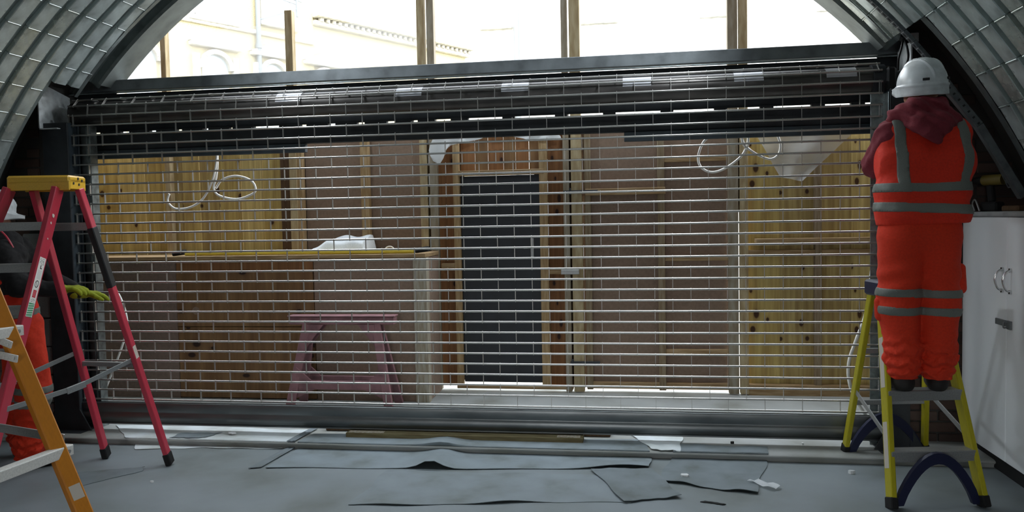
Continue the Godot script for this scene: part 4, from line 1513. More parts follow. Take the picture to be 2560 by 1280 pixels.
func build_yellow_ladder():
	var t = thing("stepladder", "lime-yellow stepladder with navy arched braces carrying the climbing worker", "stepladder", Vector3.ZERO, 0.0, "stepladders around the shutter")
	var sx = V(0.985, 0, -0.16).normalized()
	var flb = V(1.335, 0.015, 1.015)
	var frb = V(1.825, 0.015, 0.935)
	var flt = V(1.385, 1.13, 0.64)
	var frt = V(1.70, 1.13, 0.59)
	var rlb = V(1.32, 0.05, 0.10)
	var rrb = V(1.83, 0.05, 0.02)
	var rlt = V(1.365, 1.13, 0.53)
	var rrt = V(1.69, 1.13, 0.48)
	var g
	for d in [[flt, flb, 0.075], [frt, frb, 0.075], [rlt, rlb, 0.05], [rrt, rrb, 0.05]]:
		g = G.new()
		g.bar(d[0], d[1], d[2], 0.03, sx, 0.004)
		var rl = part("rail", g, M.yellow_frp, t)
		g = G.new()
		var dn = (d[1] - d[0]).normalized()
		g.bar(d[1] - dn * 0.05, d[1] + dn * 0.012, d[2] + 0.008, 0.04, sx, 0.006)
		part("foot", g, M.rubber, rl)
	g = G.new()
	var q = Basis(sx, Vector3.UP, sx.cross(Vector3.UP))
	g.box(V(1.535, 1.155, 0.56), V(0.39, 0.09, 0.19), q, 0.012)
	part("top_cap", g, M.navy_plastic, t)
	for y in [0.29, 0.60, 0.89]:
		var f = (1.13 - y) / 1.115
		var a = flt.lerp(flb, f)
		var b = frt.lerp(frb, f)
		g = G.new()
		g.bar(a, b, 0.085, 0.016, Vector3.UP, 0.003)
		g.bar(a + V(0, -0.022, 0.042), b + V(0, -0.022, 0.042), 0.008, 0.055, Vector3.UP, 0.002)
		part("tread", g, M.alu, t)
	for y in [0.40, 0.75]:
		var f = (1.13 - y) / 1.08
		g = G.new()
		g.bar(rlt.lerp(rlb, f), rrt.lerp(rrb, f), 0.03, 0.03, Vector3.UP, 0.003)
		part("cross_bar", g, M.alu, t)
	for d in [[flt, flb, rlt, rlb], [frt, frb, rrt, rrb]]:
		g = G.new()
		g.bar(d[0].lerp(d[1], 0.70), d[2].lerp(d[3], 0.60), 0.032, 0.006, sx, 0.001)
		part("spreader", g, M.alu, t)
	# navy moulded arches between the feet
	g = G.new()
	arch_plate(g, flb + V(0.015, 0, -0.03), frb + V(-0.015, 0, -0.03), 0.285, 0.06, V(0.004, 0, 0.03), 0.0)
	part("arched_brace", g, M.navy_plastic, t)
	g = G.new()
	arch_plate(g, rlb + V(0.015, 0, 0.0), rrb + V(-0.015, 0, 0.0), 0.25, 0.07, V(0.004, 0, 0.03), 0.0)
	part("arched_brace", g, M.navy_plastic, t)
	g = G.new()
	for d in [[0.62, 0.83, flt, flb], [0.22, 0.46, flt, flb]]:
		g = G.new()
		g.bar(d[2].lerp(d[3], d[0]) - sx * 0.0155, d[2].lerp(d[3], d[1]) - sx * 0.0155, 0.05, 0.002, sx, 0.0)
		part("label_remnant", g, M.scuff, t, "pale worn label strip")

# ---------------------------------------------------------------- cabinet and drill
func build_cabinet():
	var t = thing("cabinet", "tall white two-door cupboard with bow handles and a hasp, standing by the lined wall", "cabinet", V(2.1, 0.0, 0.5))
	var g = G.new()
	g.box(V(0.22, 0.84, 0.015), V(0.40, 1.43, 1.33), Basis(), 0.004)
	part("body", g, M.cabinet, t)
	g = G.new()
	g.box(V(0.24, 0.065, 0.015), V(0.34, 0.13, 1.25), Basis(), 0.003)
	part("plinth", g, M.black, t)
	g = G.new()
	g.box(V(0.215, 1.57, 0.015), V(0.46, 0.03, 1.35), Basis(), 0.006)
	part("top_board", g, M.cab_top, t)
	for s in [0, 1]:
		g = G.new()
		var z0 = -0.605 if s == 0 else 0.033
		var z1 = 0.027 if s == 0 else 0.66
		g.box(V(0.01, 0.84, (z0 + z1) / 2), V(0.022, 1.425, z1 - z0), Basis(), 0.004)
		var d = part("door", g, M.cabinet, t)
		g = G.new()
		var zh = -0.02 if s == 0 else 0.082
		g.tube(curve([V(0.0, 1.25, zh), V(-0.03, 1.235, zh), V(-0.045, 1.19, zh), V(-0.03, 1.14, zh), V(0.0, 1.125, zh)]), 0.006, 8)
		g.rod(V(0.0, 1.25, zh), V(-0.012, 1.25, zh), 0.012, 12)
		g.rod(V(0.0, 1.125, zh), V(-0.012, 1.125, zh), 0.012, 12)
		part("handle", g, M.chrome, d)
	g = G.new()
	g.box(V(-0.006, 0.94, -0.03), V(0.012, 0.035, 0.13), Basis(), 0.002)
	g.box(V(-0.006, 0.935, 0.075), V(0.012, 0.05, 0.05), Basis(), 0.002)
	g.tube(curve([V(-0.012, 0.95, 0.06), V(-0.03, 0.95, 0.06), V(-0.03, 0.92, 0.06), V(-0.012, 0.92, 0.06)]), 0.004, 8)
	part("hasp", g, M.steel_grey, t)
	# cordless drill standing on its battery
	t = thing("cordless_drill", "dark cordless drill with a dull yellow body standing on the cupboard top", "drill", V(2.24, 1.585, -0.02), 0.5)
	g = G.new()
	g.box(V(0, 0.03, 0), V(0.08, 0.06, 0.12), Basis(), 0.01)
	part("battery", g, M.rubber, t)
	g = G.new()
	g.bar(V(0, 0.06, 0.0), V(0, 0.17, -0.015), 0.035, 0.045, Vector3.BACK, 0.012)
	part("grip", g, M.rubber, t)
	g = G.new()
	g.rod(V(0, 0.20, 0.08), V(0, 0.20, -0.06), 0.034, 18)
	part("motor_housing", g, M.drill_yellow, t)
	g = G.new()
	g.tube([V(0, 0.20, -0.06), V(0, 0.20, -0.09), V(0, 0.20, -0.13), V(0, 0.20, -0.14)], [0.03, 0.026, 0.02, 0.008], 16)
	part("chuck", g, M.rubber, t)
	g = G.new()
	g.tube(curve([V(2.16, 1.59, -0.08), V(2.155, 1.64, -0.1), V(2.16, 1.66, -0.07), V(2.17, 1.59, -0.03)]), 0.006, 8)
	single("wire_hook", g, M.alu, "bent pale wire loop beside the drill on the cupboard top", "wire")
	g = G.new()
	g.box(V(2.30, 1.602, 0.14), V(0.06, 0.034, 0.16), Basis(Vector3.UP, 0.2), 0.008)
	single("bit_case", g, M.stud_dark, "small dull case lying on the cupboard top in front of the drill", "case")

# ---------------------------------------------------------------- people
class SDF:
	var o
	var c
	var nx
	var ny
	var nz
	var s = PackedFloat32Array()
	var k
	func _init(lo, hi, cell, kk):
		o = lo
		c = cell
		k = kk
		nx = int(ceil((hi.x - lo.x) / c)) + 1
		ny = int(ceil((hi.y - lo.y) / c)) + 1
		nz = int(ceil((hi.z - lo.z) / c)) + 1
		s.resize(nx * ny * nz)
	func add(a: Vector3, b: Vector3, ra: float, rb: float, fd := Vector3.ZERO, fs := 1.0):
		var m = maxf(ra, rb) + 5.0 * k + 2.0 * c
		var lo = a.min(b) - Vector3.ONE * m - o
		var hi = a.max(b) + Vector3.ONE * m - o
		var i0 = maxi(0, int(lo.x / c))
		var i1 = mini(nx - 1, int(hi.x / c))
		var j0 = maxi(0, int(lo.y / c))
		var j1 = mini(ny - 1, int(hi.y / c))
		var k0 = maxi(0, int(lo.z / c))
		var k1 = mini(nz - 1, int(hi.z / c))
		var flat := fs != 1.0
		var ab: Vector3 = b - a
		if flat: ab += fd * (ab.dot(fd) * (fs - 1.0))
		var il: float = 1.0 / maxf(ab.length_squared(), 1e-9)
		var ik: float = 1.0 / k
		var dr: float = rb - ra
		var cc: float = c
		for kz in range(k0, k1 + 1):
			for jy in range(j0, j1 + 1):
				var base: int = (kz * ny + jy) * nx
				var p := Vector3(o.x + i0 * cc, o.y + jy * cc, o.z + kz * cc) - a
				for ix in range(i0, i1 + 1):
					var q := p
					if flat: q += fd * (q.dot(fd) * (fs - 1.0))
					var t: float = clampf(q.dot(ab) * il, 0.0, 1.0)
					var d: float = (q - ab * t).length() - ra - dr * t
					s[base + ix] += exp(-d * ik)
					p.x += cc
	# turn the sums into distances, carve with clip(p, d) where near the surface
	func finish(clip = null):
		var far: float = 0.06
		for kz in nz:
			for jy in ny:
				var base = (kz * ny + jy) * nx
				for ix in nx:
					var e: float = s[base + ix]
					var d: float = far if e < 1e-6 else -log(e) * k
					if clip != null and d < 0.05:
						d = clip.call(Vector3(o.x + ix * c, o.y + jy * c, o.z + kz * c), d)
					s[base + ix] = d
	func nets(g):
		var idx = PackedInt32Array()
		idx.resize(nx * ny * nz)
		idx.fill(-1)
		var P = PackedVector3Array()
		var N = PackedVector3Array()
		var sx = 1
		var sy = nx
		var sz = nx * ny
		var off = [0, sx, sy, sx + sy, sz, sx + sz, sy + sz, sx + sy + sz]
		var cn = [Vector3(0, 0, 0), Vector3(1, 0, 0), Vector3(0, 1, 0), Vector3(1, 1, 0), Vector3(0, 0, 1), Vector3(1, 0, 1), Vector3(0, 1, 1), Vector3(1, 1, 1)]
		var ed = [[0, 1], [2, 3], [4, 5], [6, 7], [0, 2], [1, 3], [4, 6], [5, 7], [0, 4], [1, 5], [2, 6], [3, 7]]
		for kz in nz - 1:
			for jy in ny - 1:
				var base: int = (kz * ny + jy) * nx
				for ix in nx - 1:
					var b: int = base + ix
					var v0: float = s[b]
					if v0 > 5.0 * c or v0 < -5.0 * c: continue
					var m := 0
					var vv = [v0, s[b + 1], s[b + sy], s[b + sy + 1], s[b + sz], s[b + sz + 1], s[b + sz + sy], s[b + sz + sy + 1]]
					for q in 8:
						if vv[q] < 0.0: m += 1
					if m == 0 or m == 8: continue
					var acc := Vector3.ZERO
					var n := 0
					for e in ed:
						var x: float = vv[e[0]]
						var y: float = vv[e[1]]
						if (x < 0.0) != (y < 0.0):
							acc += cn[e[0]].lerp(cn[e[1]], x / (x - y))
							n += 1
					idx[b] = P.size()
					P.push_back(o + (Vector3(ix, jy, kz) + acc / n) * c)
					var gr := Vector3(vv[1] - vv[0] + vv[3] - vv[2] + vv[5] - vv[4] + vv[7] - vv[6], vv[2] - vv[0] + vv[3] - vv[1] + vv[6] - vv[4] + vv[7] - vv[5], vv[4] - vv[0] + vv[5] - vv[1] + vv[6] - vv[2] + vv[7] - vv[3])
					N.push_back(gr.normalized())
		for kz in range(1, nz - 1):
			for jy in range(1, ny - 1):
				var base: int = (kz * ny + jy) * nx
				for ix in range(1, nx - 1):
					var b: int = base + ix
					var v0: float = s[b]
					if v0 > 5.0 * c or v0 < -5.0 * c: continue
					var ins := v0 < 0.0
					for ax in 3:
						var st: int = [sx, sy, sz][ax]
						if (s[b + st] < 0.0) == ins: continue
						var u: int = [sy, sz, sx][ax]
						var w: int = [sz, sx, sy][ax]
						var a0 = idx[b - u - w]
						var a1 = idx[b - w]
						var a2 = idx[b]
						var a3 = idx[b - u]
						if a0 < 0 or a1 < 0 or a2 < 0 or a3 < 0: continue
						if ins: g.quadn(P[a0], P[a1], P[a2], P[a3], N[a0], N[a1], N[a2], N[a3])
						else: g.quadn(P[a0], P[a3], P[a2], P[a1], N[a0], N[a3], N[a2], N[a1])

func bounds(bones, pad):
	var lo = V(1e9, 1e9, 1e9)
	var hi = -lo
	for b in bones:
		var r = maxf(b[2], b[3]) + pad
		lo = lo.min(b[0].min(b[1]) - Vector3.ONE * r)
		hi = hi.max(b[0].max(b[1]) + Vector3.ONE * r)
	return [lo, hi]

# bones: [a, b, ra, rb] or [a, b, ra, rb, flat direction, flat factor]
func flesh(g, bones, cell, k, clip = null, grow = 0.0):
	var bb = bounds(bones, grow + 0.03 + cell * 2)
	var S = SDF.new(bb[0], bb[1], cell, k)
	for b in bones:
		if b.size() > 4: S.add(b[0], b[1], b[2] + grow, b[3] + grow, b[4], b[5])
		else: S.add(b[0], b[1], b[2] + grow, b[3] + grow)
	S.finish(clip)
	S.nets(g)
	return g

func hand_bones(wrist, dir, pn, thumb_side, curl, spread = 0.10, fat = 1.0):
	# dir: along the palm, pn: out of the back of the hand, thumb_side: +1/-1 along dir x pn
	var lat = dir.cross(pn).normalized() * thumb_side
	var B = []
	var lens = [0.072, 0.08, 0.075, 0.06]
	for i in 4:
		var off = (1.5 - i) * 0.021
		var kn = wrist + dir * (0.092 - 0.006 * absf(i - 1.2)) + lat * off
		B.append([wrist + lat * off * 0.6 + dir * 0.01, kn, 0.015 * fat, 0.0115 * fat])
		var d = (dir + lat * (1.5 - i) * spread).normalized()
		var p = kn
		for s in 3:
			var ang = curl * (0.6 + 0.5 * s) * (1.0 + 0.12 * i)
			var dd = (d * cos(ang) - pn * sin(ang)).normalized()
			var l = lens[i] * [0.45, 0.32, 0.25][s]
			B.append([p, p + dd * l, (0.0095 - 0.0007 * s) * fat, (0.0088 - 0.0007 * s) * fat])
			p = p + dd * l
	var tb = wrist + dir * 0.03 + lat * 0.028
	var t1 = tb + (dir * 0.65 + lat * 0.7 - pn * 0.25).normalized() * 0.045
	var t2 = t1 + (dir * 0.85 + lat * 0.3 - pn * 0.4).normalized() * 0.032
	var t3 = t2 + (dir * 0.95 - pn * 0.45).normalized() * 0.024
	B.append([wrist + dir * 0.015 + lat * 0.012, tb, 0.016 * fat, 0.0145 * fat])
	B.append([tb, t1, 0.0135 * fat, 0.0115 * fat])
	B.append([t1, t2, 0.0112 * fat, 0.0102 * fat])
	B.append([t2, t3, 0.0102 * fat, 0.0085 * fat])
	return B

func head_bones(h, f, u):
	var s = f.cross(u).normalized()
	var B = [[h - f * 0.015 + u * 0.03, h + f * 0.02 + u * 0.035, 0.088, 0.084, s, 1.12],
		[h + f * 0.03 + u * 0.0, h + f * 0.045 - u * 0.06, 0.066, 0.052],
		[h + f * 0.05 - u * 0.085, h + f * 0.07 - u * 0.092, 0.038, 0.026],
		[h + f * 0.095 + u * 0.01, h + f * 0.112 - u * 0.025, 0.009, 0.0135],
		[h + f * 0.088 + s * 0.03 + u * 0.022, h + f * 0.088 - s * 0.03 + u * 0.022, 0.012, 0.012],
		[h + f * 0.098 - s * 0.02 - u * 0.058, h + f * 0.098 + s * 0.02 - u * 0.058, 0.008, 0.008],
		[h - f * 0.02 - u * 0.04, h - f * 0.035 - u * 0.12, 0.058, 0.056]]
	for q in [-1, 1]:
		B.append([h - f * 0.008 + s * 0.078 * q + u * 0.012, h - f * 0.002 + s * 0.077 * q - u * 0.025, 0.016, 0.011])
		B.append([h + f * 0.055 + s * 0.035 * q - u * 0.03, h + f * 0.03 + s * 0.05 * q - u * 0.03, 0.026, 0.02])
	return B

func helmet(parent, h, f, u):
	# safety helmet: ridged dome, turned-down peak in front, rain gutter and nape skirt
	var s = f.cross(u).normalized()
	var NP = 160
	var NT = 30
	var rows = []
	for i in NT + 1:
		var r = []
		var th = PI * 0.5 * (1.0 - float(i) / NT)   # crown first
		for j in NP + 1:
			var ph = TAU * j / NP
			var cf = cos(ph)
			var sf = sin(ph)
			var w = cos(th)
			var y = sin(th)
			var lat = w * sf
			var ridge = 0.0
			for c0 in [-0.36, 0.36]:
				ridge += 0.010 * exp(-pow((lat - c0 * (0.6 + 0.4 * y)) / 0.035, 2)) * smoothstep(0.12, 0.4, y)
			ridge += 0.004 * smoothstep(0.30, 0.24, absf(lat)) * smoothstep(0.12, 0.4, y)
			var rr = 1.0 + ridge / 0.14
			var p = f * (cf * w * 0.142 * rr) + s * (sf * w * 0.118 * rr) + u * (y * 0.142 * rr)
			r.append(h + p)
		rows.append(r)
	# band below the gutter
	for d in [[1.035, -0.002], [1.055, -0.006], [1.045, -0.014], [1.02, -0.018], [1.03, -0.05], [1.035, -0.062], [1.0, -0.062], [0.96, -0.02]]:
		var r = []
		for j in NP + 1:
			var ph = TAU * j / NP
			var front = smoothstep(0.45, 0.95, cos(ph))
			var peak = 0.05 * front if d[1] <= -0.014 and d[0] > 1.005 else 0.0
			var lift = 0.0
			if d[1] < -0.03: lift = 0.022 * front
			r.append(h + f * cos(ph) * (0.142 * d[0] + peak) + s * sin(ph) * 0.118 * d[0] + u * (d[1] + lift))
		rows.append(r)
	var g = G.new()
	g.grid(rows, true)
	var o = part("hard_hat", g, M.helmet, parent, "white hard hat")
	g = G.new()
	for q in [-1, 1]:
		var ph = PI + q * 0.62
		var c = h + f * cos(ph) * 0.143 + s * sin(ph) * 0.119 + u * 0.022
		var nr = (f * cos(ph) + s * sin(ph)).normalized()
		g.box(c, V(0.034, 0.014, 0.008), Basis(nr.cross(u).normalized(), u, nr.cross(u).normalized().cross(u)), 0.003)
	part("vent", g, M.black, o)
	return o

func boot(g, ankle, toe):
	var d = (toe - ankle)
	d.y = 0
	d = d.normalized()
	var y = toe.y
	var b = V(ankle.x, y, ankle.z)
	var bones = [[ankle + V(0, 0.04, 0), b + V(0, 0.045, 0) - d * 0.01, 0.052, 0.05], [b + V(0, 0.035, 0) - d * 0.025, b + V(0, 0.03, 0) + d * 0.13, 0.045, 0.043], [b + V(0, 0.055, 0) + d * 0.02, b + V(0, 0.04, 0) + d * 0.10, 0.04, 0.036]]
	flesh(g, bones, 0.01, 0.01, func(p, dd): return maxf(dd, y - 0.004 - p.y))

func build_people():
	worker_on_ladder()
	worker_at_guide()

func worker_on_ladder():
	var t = thing("person", "worker in orange hi-vis and white hard hat, back turned, standing on the yellow stepladder", "person")
	var Z = Vector3.BACK
	var X = Vector3.RIGHT
	var hp = [V(1.425, 1.44, 0.83), V(1.605, 1.44, 0.82)]
	var kn = [V(1.408, 1.08, 0.815), V(1.628, 1.08, 0.805)]
	var an = [V(1.435, 0.70, 0.825), V(1.615, 0.70, 0.815)]
	var sh = [V(1.345, 2.02, 0.80), V(1.675, 2.01, 0.77)]
	var el = [V(1.325, 1.865, 0.63), V(1.735, 1.86, 0.58)]
	var wr = [V(1.56, 2.06, 0.42), V(1.765, 2.08, 0.36)]
	var hd = V(1.525, 2.25, 0.76)
	var hf = V(-0.36, 0.08, -0.93).normalized()
	var hu = V(-0.03, 0.985, 0.10)
	hu = (hu - hf * hu.dot(hf)).normalized()
	var hdir = [V(0.35, 0.55, -0.75).normalized(), V(-0.25, 0.6, -0.75).normalized()]
	# continuous body
	var g = G.new()
	var B = [[V(1.42, 1.98, 0.80), V(1.62, 1.98, 0.80), 0.08, 0.08, Z, 1.2], [V(1.43, 1.84, 0.80), V(1.61, 1.84, 0.80), 0.11, 0.11, Z, 1.25], [V(1.45, 1.64, 0.82), V(1.58, 1.64, 0.82), 0.11, 0.11, Z, 1.2], [V(1.45, 1.50, 0.83), V(1.58, 1.50, 0.83), 0.115, 0.115, Z, 1.15], [V(1.51, 2.03, 0.79), V(1.51, 2.17, 0.77), 0.062, 0.056]]
	for i in 2:
		B.append([hp[i], kn[i], 0.085, 0.058])
		B.append([kn[i], an[i], 0.056, 0.04])
		B.append([sh[i], el[i], 0.052, 0.042])
		B.append([el[i], wr[i], 0.042, 0.03])
	flesh(g, B, 0.014, 0.018)
	flesh(g, head_bones(hd, hf, hu), 0.006, 0.008)
	for i in 2: flesh(g, hand_bones(wr[i] + hdir[i] * 0.01, hdir[i], V(0, 0.6, 0.8).normalized() if i == 0 else V(0.2, 0.6, 0.75).normalized(), 1 if i == 0 else -1, 0.5), 0.0045, 0.004)
	part("body", g, M.skin, t)
	# trousers
	var nz = FastNoiseLite.new()
	nz.seed = 9
	nz.frequency = 5.0
	g = G.new()
	B = [[V(1.435, 1.47, 0.835), V(1.60, 1.47, 0.825), 0.132, 0.132, Z, 1.1], [V(1.44, 1.56, 0.83), V(1.59, 1.56, 0.825), 0.125, 0.125, Z, 1.1]]
	for i in 2:
		B.append([hp[i], kn[i], 0.122, 0.104])
		B.append([kn[i], an[i] + V(0, 0.12, 0), 0.104, 0.088])
		B.append([an[i] + V(0, 0.12, 0.01), an[i] + V(0, 0.0, 0.0), 0.094, 0.082])
	var wrinkle = func(p, d):
		var low = smoothstep(0.98, 0.78, p.y)
		var w = 0.010 * low * sin(p.y * 95.0 + 5.0 * nz.get_noise_3d(p.x * 2, p.y, p.z * 2)) + 0.012 * nz.get_noise_3d(p.x, p.y * 1.2, p.z) * (0.5 + low)
		var knee = 0.006 * exp(-pow((p.y - 1.2) / 0.12, 2)) * sin((p.y + 0.4 * absf(p.x - 1.51)) * 60.0)
		return maxf(maxf(d + w + knee, 0.672 - p.y), p.y - 1.60)
	flesh(g, B, 0.0105, 0.012, wrinkle)
	var tr = part("trousers", g, M.orange_cloth, t)
	for y in [1.15, 1.051]:
		g = G.new()
		var yy = y
		flesh(g, B, 0.0095, 0.012, func(p, d): return maxf(wrinkle.call(p, d) - 0.004, absf(p.y - yy + 0.03 * (p.x - 1.51)) - 0.0245))
		part("reflective_band", g, M.reflect, tr)
	g = G.new()
	flesh(g, [[V(1.735, 1.28, 0.80), V(1.735, 1.17, 0.80), 0.028, 0.034]], 0.008, 0.01)
	flesh(g, [[V(1.315, 1.10, 0.82), V(1.318, 1.02, 0.82), 0.03, 0.03]], 0.008, 0.01)
	part("thigh_pocket", g, M.orange_cloth, tr)
	# hoodie: torso, sleeves, bunched hood
	g = G.new()
	B = [[V(1.40, 1.97, 0.80), V(1.63, 1.97, 0.80), 0.10, 0.10, Z, 1.2], [V(1.42, 1.80, 0.81), V(1.61, 1.80, 0.81), 0.13, 0.13, Z, 1.2], [V(1.44, 1.62, 0.83), V(1.59, 1.62, 0.83), 0.125, 0.125, Z, 1.1]]
	for i in 2:
		B.append([sh[i], el[i], 0.078, 0.068])
		B.append([el[i], wr[i] - (wr[i] - el[i]).normalized() * 0.02, 0.066, 0.048])
	flesh(g, B, 0.011, 0.016, func(p, d): return d + 0.010 * nz.get_noise_3d(p.x * 2.0, p.y * 2.4, p.z * 2.0) + 0.004 * sin((p.y - p.z * 0.7) * 80.0) * (1.0 if p.x < 1.4 or p.z < 0.7 else 0.0))
	var hoodie = part("hooded_top", g, M.maroon, t)
	g = G.new()
	B = [[V(1.375, 2.11, 0.82), V(1.45, 2.15, 0.88), 0.048, 0.055], [V(1.46, 2.07, 0.93), V(1.57, 2.06, 0.93), 0.045, 0.045], [V(1.50, 2.02, 0.945), V(1.55, 1.965, 0.945), 0.04, 0.018], [V(1.65, 2.09, 0.85), V(1.57, 2.07, 0.92), 0.045, 0.045], [V(1.39, 2.115, 0.80), V(1.47, 2.155, 0.85), 0.045, 0.05], [V(1.47, 2.155, 0.85), V(1.57, 2.155, 0.86), 0.052, 0.05], [V(1.57, 2.15, 0.86), V(1.66, 2.09, 0.80), 0.05, 0.04],
		[V(1.43, 2.09, 0.88), V(1.56, 2.075, 0.90), 0.045, 0.05], [V(1.47, 2.05, 0.91), V(1.59, 2.05, 0.90), 0.035, 0.04], [V(1.54, 2.02, 0.91), V(1.56, 1.99, 0.91), 0.035, 0.02], [V(1.40, 2.11, 0.76), V(1.52, 2.13, 0.70), 0.04, 0.04], [V(1.63, 2.10, 0.76), V(1.52, 2.13, 0.70), 0.04, 0.04]]
	flesh(g, B, 0.009, 0.012, func(p, d): return d + 0.006 * sin((p.y * 0.8 + p.x * 0.55) * 130.0) * smoothstep(2.0, 2.08, p.y) + 0.006 * nz.get_noise_3d(p.x * 3, p.y * 3, p.z * 3))
	part("hood", g, M.maroon, hoodie)
	# vest over the top
	B = [[V(1.385, 2.005, 0.80), V(1.665, 2.005, 0.80), 0.102, 0.105, Z, 1.12], [V(1.40, 1.86, 0.80), V(1.65, 1.86, 0.80), 0.138, 0.142, Z, 1.1], [V(1.40, 1.70, 0.82), V(1.62, 1.70, 0.82), 0.14, 0.135, Z, 1.05], [V(1.405, 1.57, 0.83), V(1.615, 1.57, 0.83), 0.142, 0.14, Z, 1.05]]
	var vest = func(p, d):
		var w = 0.012 * nz.get_noise_3d(p.x * 0.8, p.y * 0.9, p.z) + 0.004 * sin(p.y * 55.0 + p.x * 18.0) * smoothstep(1.85, 1.6, p.y)
		var hem = 1.525 - p.y + 0.02 * (p.x - 1.5)
		var side = maxf(1.278 - p.x, p.x - 1.80) if p.y > 1.78 else -1.0
		return maxf(maxf(d + w, hem), side)
	g = G.new()
	flesh(g, B, 0.0105, 0.014, vest)
	var vs = part("hi_vis_vest", g, M.orange_vest, t)
	var bands = [func(p): return absf(p.y - 1.722 - 0.02 * absf(p.x - 1.51)) - 0.025, func(p): return absf(p.y - 1.612 + 0.05 * (p.x - 1.51)) - 0.027]
	for i in 2:
		for sgn in [0]:
			var xs = [1.375, 1.685][i]
			bands.append(func(p): return maxf(absf(p.x - xs - (0.03 * (2.0 - p.y) if i == 0 else 0.03 * sin((p.y - 1.72) * 9.0))) - 0.031, 1.73 - p.y))
	for bd in bands:
		g = G.new()
		flesh(g, B, 0.0095, 0.014, func(p, d): return maxf(vest.call(p, d) - 0.005, bd.call(p)))
		part("reflective_band", g, M.reflect, vs)
	# boots
	for i in 2:
		g = G.new()
		boot(g, an[i], V(an[i].x + (0.02 if i == 1 else -0.02), 0.612, 0.68))
		part("boot", g, M.boot, t)
	helmet(t, hd + hu * 0.042, hf, hu)
	for k in t.get_children(): k.position.x += 0.035 if not (k.name.begins_with("trousers") or k.name.begins_with("boot")) else 0.012

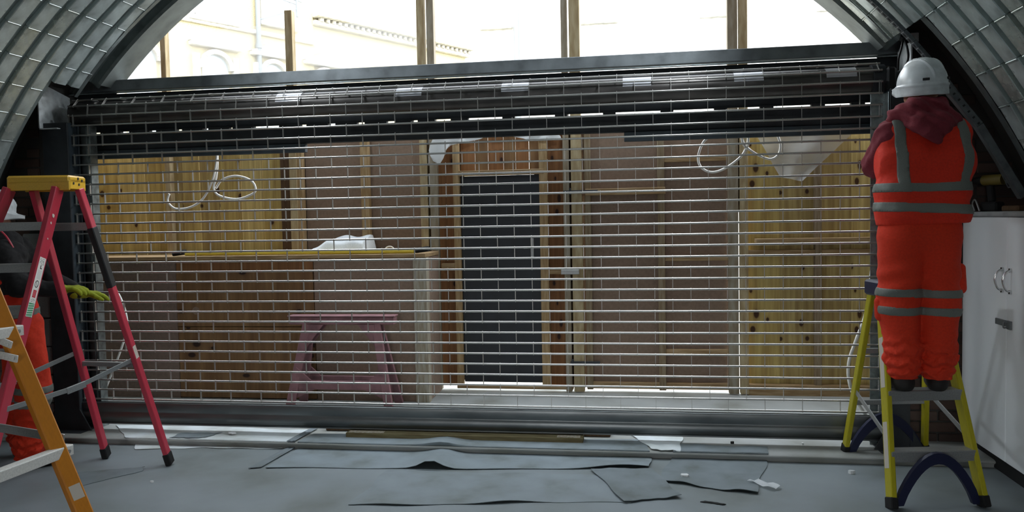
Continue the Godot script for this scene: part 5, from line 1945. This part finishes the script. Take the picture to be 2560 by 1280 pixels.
func worker_at_guide():
	var t = thing("person", "worker in black jacket and orange hi-vis behind the red stepladder, one lime-gloved hand out", "person")
	var F = V(0.75, 0, -0.66).normalized()      # the way he faces
	var Sd = F.cross(Vector3.UP)                # his right
	var hp = [V(-4.19, 0.95, 0.62), V(-4.04, 0.94, 0.76)]
	var kn = [V(-4.22, 0.52, 0.62), V(-3.96, 0.52, 0.80)]
	var an = [V(-4.26, 0.10, 0.56), V(-4.01, 0.10, 0.80)]
	var ch = V(-4.19, 1.30, 0.68)
	var sh = [V(-4.24, 1.46, 0.54), V(-4.11, 1.44, 0.84)]
	var el = [V(-4.10, 1.22, 0.42), V(-3.98, 1.22, 0.86)]
	var wr = [V(-3.95, 1.12, 0.30), V(-3.745, 1.185, 0.78)]
	var hd = V(-4.29, 1.67, 0.72)
	var hf = V(0.80, -0.15, -0.58).normalized()
	var hu = (Vector3.UP - hf * hf.y).normalized()
	var g = G.new()
	var B = [[ch + V(0, 0.10, 0) - Sd * 0.1, ch + V(0, 0.10, 0) + Sd * 0.1, 0.10, 0.10, F, 1.2], [ch + V(0, -0.12, 0) - Sd * 0.07, ch + V(0, -0.12, 0) + Sd * 0.07, 0.11, 0.11, F, 1.15], [V(-4.15, 0.98, 0.69) - Sd * 0.07, V(-4.15, 0.98, 0.69) + Sd * 0.07, 0.115, 0.115, F, 1.1], [ch + V(-0.02, 0.18, 0), hd + V(0, -0.08, 0), 0.065, 0.058]]
	for i in 2:
		B.append([hp[i], kn[i], 0.085, 0.058])
		B.append([kn[i], an[i], 0.056, 0.04])
		B.append([sh[i], el[i], 0.052, 0.042])
		B.append([el[i], wr[i], 0.042, 0.03])
	flesh(g, B, 0.014, 0.018)
	flesh(g, head_bones(hd, hf, hu), 0.006, 0.008)
	part("body", g, M.skin, t)
	var nz = FastNoiseLite.new()
	nz.seed = 19
	nz.frequency = 5.0
	# gloves
	for i in 2:
		g = G.new()
		var d = (V(0.95, 0.10, -0.25) if i == 1 else V(0.7, -0.1, -0.7)).normalized()
		flesh(g, hand_bones(wr[i] + d * 0.01, d, V(0, 1, 0.15).normalized(), -1 if i == 1 else 1, 0.55, 0.05, 1.3), 0.0048, 0.004)
		flesh(g, [[wr[i] - d * 0.05, wr[i] + d * 0.015, 0.042, 0.036]], 0.008, 0.008)
		part("glove", g, M.lime_glove, t, "lime work glove")
	# trousers
	g = G.new()
	B = [[V(-4.15, 0.99, 0.69) - Sd * 0.07, V(-4.15, 0.99, 0.69) + Sd * 0.07, 0.135, 0.135, F, 1.1]]
	for i in 2:
		B.append([hp[i], kn[i], 0.118, 0.102])
		B.append([kn[i], an[i] + V(0, 0.08, 0), 0.102, 0.098])
		B.append([an[i] + V(0, 0.10, 0), an[i] + V(0, 0.0, 0), 0.10, 0.085])
	var wrinkle = func(p, d):
		var low = smoothstep(0.5, 0.25, p.y)
		return maxf(maxf(d + 0.010 * low * sin(p.y * 90.0 + 5.0 * nz.get_noise_3d(p.x * 2, p.y, p.z * 2)) + 0.012 * nz.get_noise_3d(p.x, p.y * 1.2, p.z), 0.065 - p.y), p.y - 1.08)
	flesh(g, B, 0.0105, 0.012, wrinkle)
	var tr = part("trousers", g, M.orange_cloth, t)
	for y in [0.53, 0.44]:
		g = G.new()
		var yy = y
		flesh(g, B, 0.0095, 0.012, func(p, d): return maxf(wrinkle.call(p, d) - 0.004, absf(p.y - yy) - 0.025))
		part("reflective_band", g, M.reflect, tr)
	# black jacket with raised hood
	g = G.new()
	B = [[ch + V(0, 0.11, 0) - Sd * 0.11, ch + V(0, 0.11, 0) + Sd * 0.11, 0.115, 0.115, F, 1.15], [ch + V(0, -0.10, 0) - Sd * 0.08, ch + V(0, -0.10, 0) + Sd * 0.08, 0.135, 0.135, F, 1.1]]
	for i in 2:
		B.append([sh[i], el[i], 0.082, 0.068])
		B.append([el[i], wr[i] - (wr[i] - el[i]).normalized() * 0.03, 0.066, 0.05])
	flesh(g, B, 0.0115, 0.016, func(p, d): return d + 0.012 * nz.get_noise_3d(p.x * 2.0, p.y * 2.4, p.z * 2.0))
	var jk = part("jacket", g, M.black_cloth, t)
	g = G.new()
	B = [[ch + V(0.03, 0.19, 0.06), ch + V(0.07, 0.15, 0.10), 0.09, 0.08], [ch + V(-0.06, 0.23, 0.0), ch + V(0.03, 0.19, 0.06), 0.09, 0.09]]
	flesh(g, B, 0.01, 0.014, func(p, d): return d + 0.008 * nz.get_noise_3d(p.x * 3, p.y * 3, p.z * 3))
	part("hood", g, M.black_cloth, jk)
	g = G.new()
	g.tube(curve([ch + V(-0.02, 0.305, 0.09), ch + V(0.05, 0.29, 0.14), ch + V(0.12, 0.24, 0.16), ch + V(0.155, 0.17, 0.15)]), 0.006, 6)
	part("piping", g, M.red_frp, jk)
	# vest
	B = [[ch + V(0, 0.0, 0) - Sd * 0.09, ch + V(0, 0.0, 0) + Sd * 0.09, 0.145, 0.145, F, 1.1], [V(-4.17, 1.05, 0.69) - Sd * 0.09, V(-4.17, 1.05, 0.69) + Sd * 0.09, 0.155, 0.155, F, 1.1], [V(-4.15, 0.92, 0.70) - Sd * 0.09, V(-4.15, 0.92, 0.70) + Sd * 0.09, 0.165, 0.165, F, 1.1]]
	var vest = func(p, d): return maxf(maxf(d + 0.012 * nz.get_noise_3d(p.x, p.y, p.z), 0.80 - p.y), p.y - 1.26)
	g = G.new()
	flesh(g, B, 0.011, 0.014, vest)
	var vs = part("hi_vis_vest", g, M.orange_vest, t)
	for y in [1.195, 1.035]:
		g = G.new()
		var yy = y
		flesh(g, B, 0.0095, 0.014, func(p, d): return maxf(vest.call(p, d) - 0.005, absf(p.y - yy) - 0.027))
		part("reflective_band", g, M.reflect, vs)
	for i in 2:
		g = G.new()
		boot(g, an[i], V(an[i].x + F.x * 0.2, 0.006, an[i].z + F.z * 0.2))
		part("boot", g, M.boot, t)
	helmet(t, hd + hu * 0.055, hf, hu)
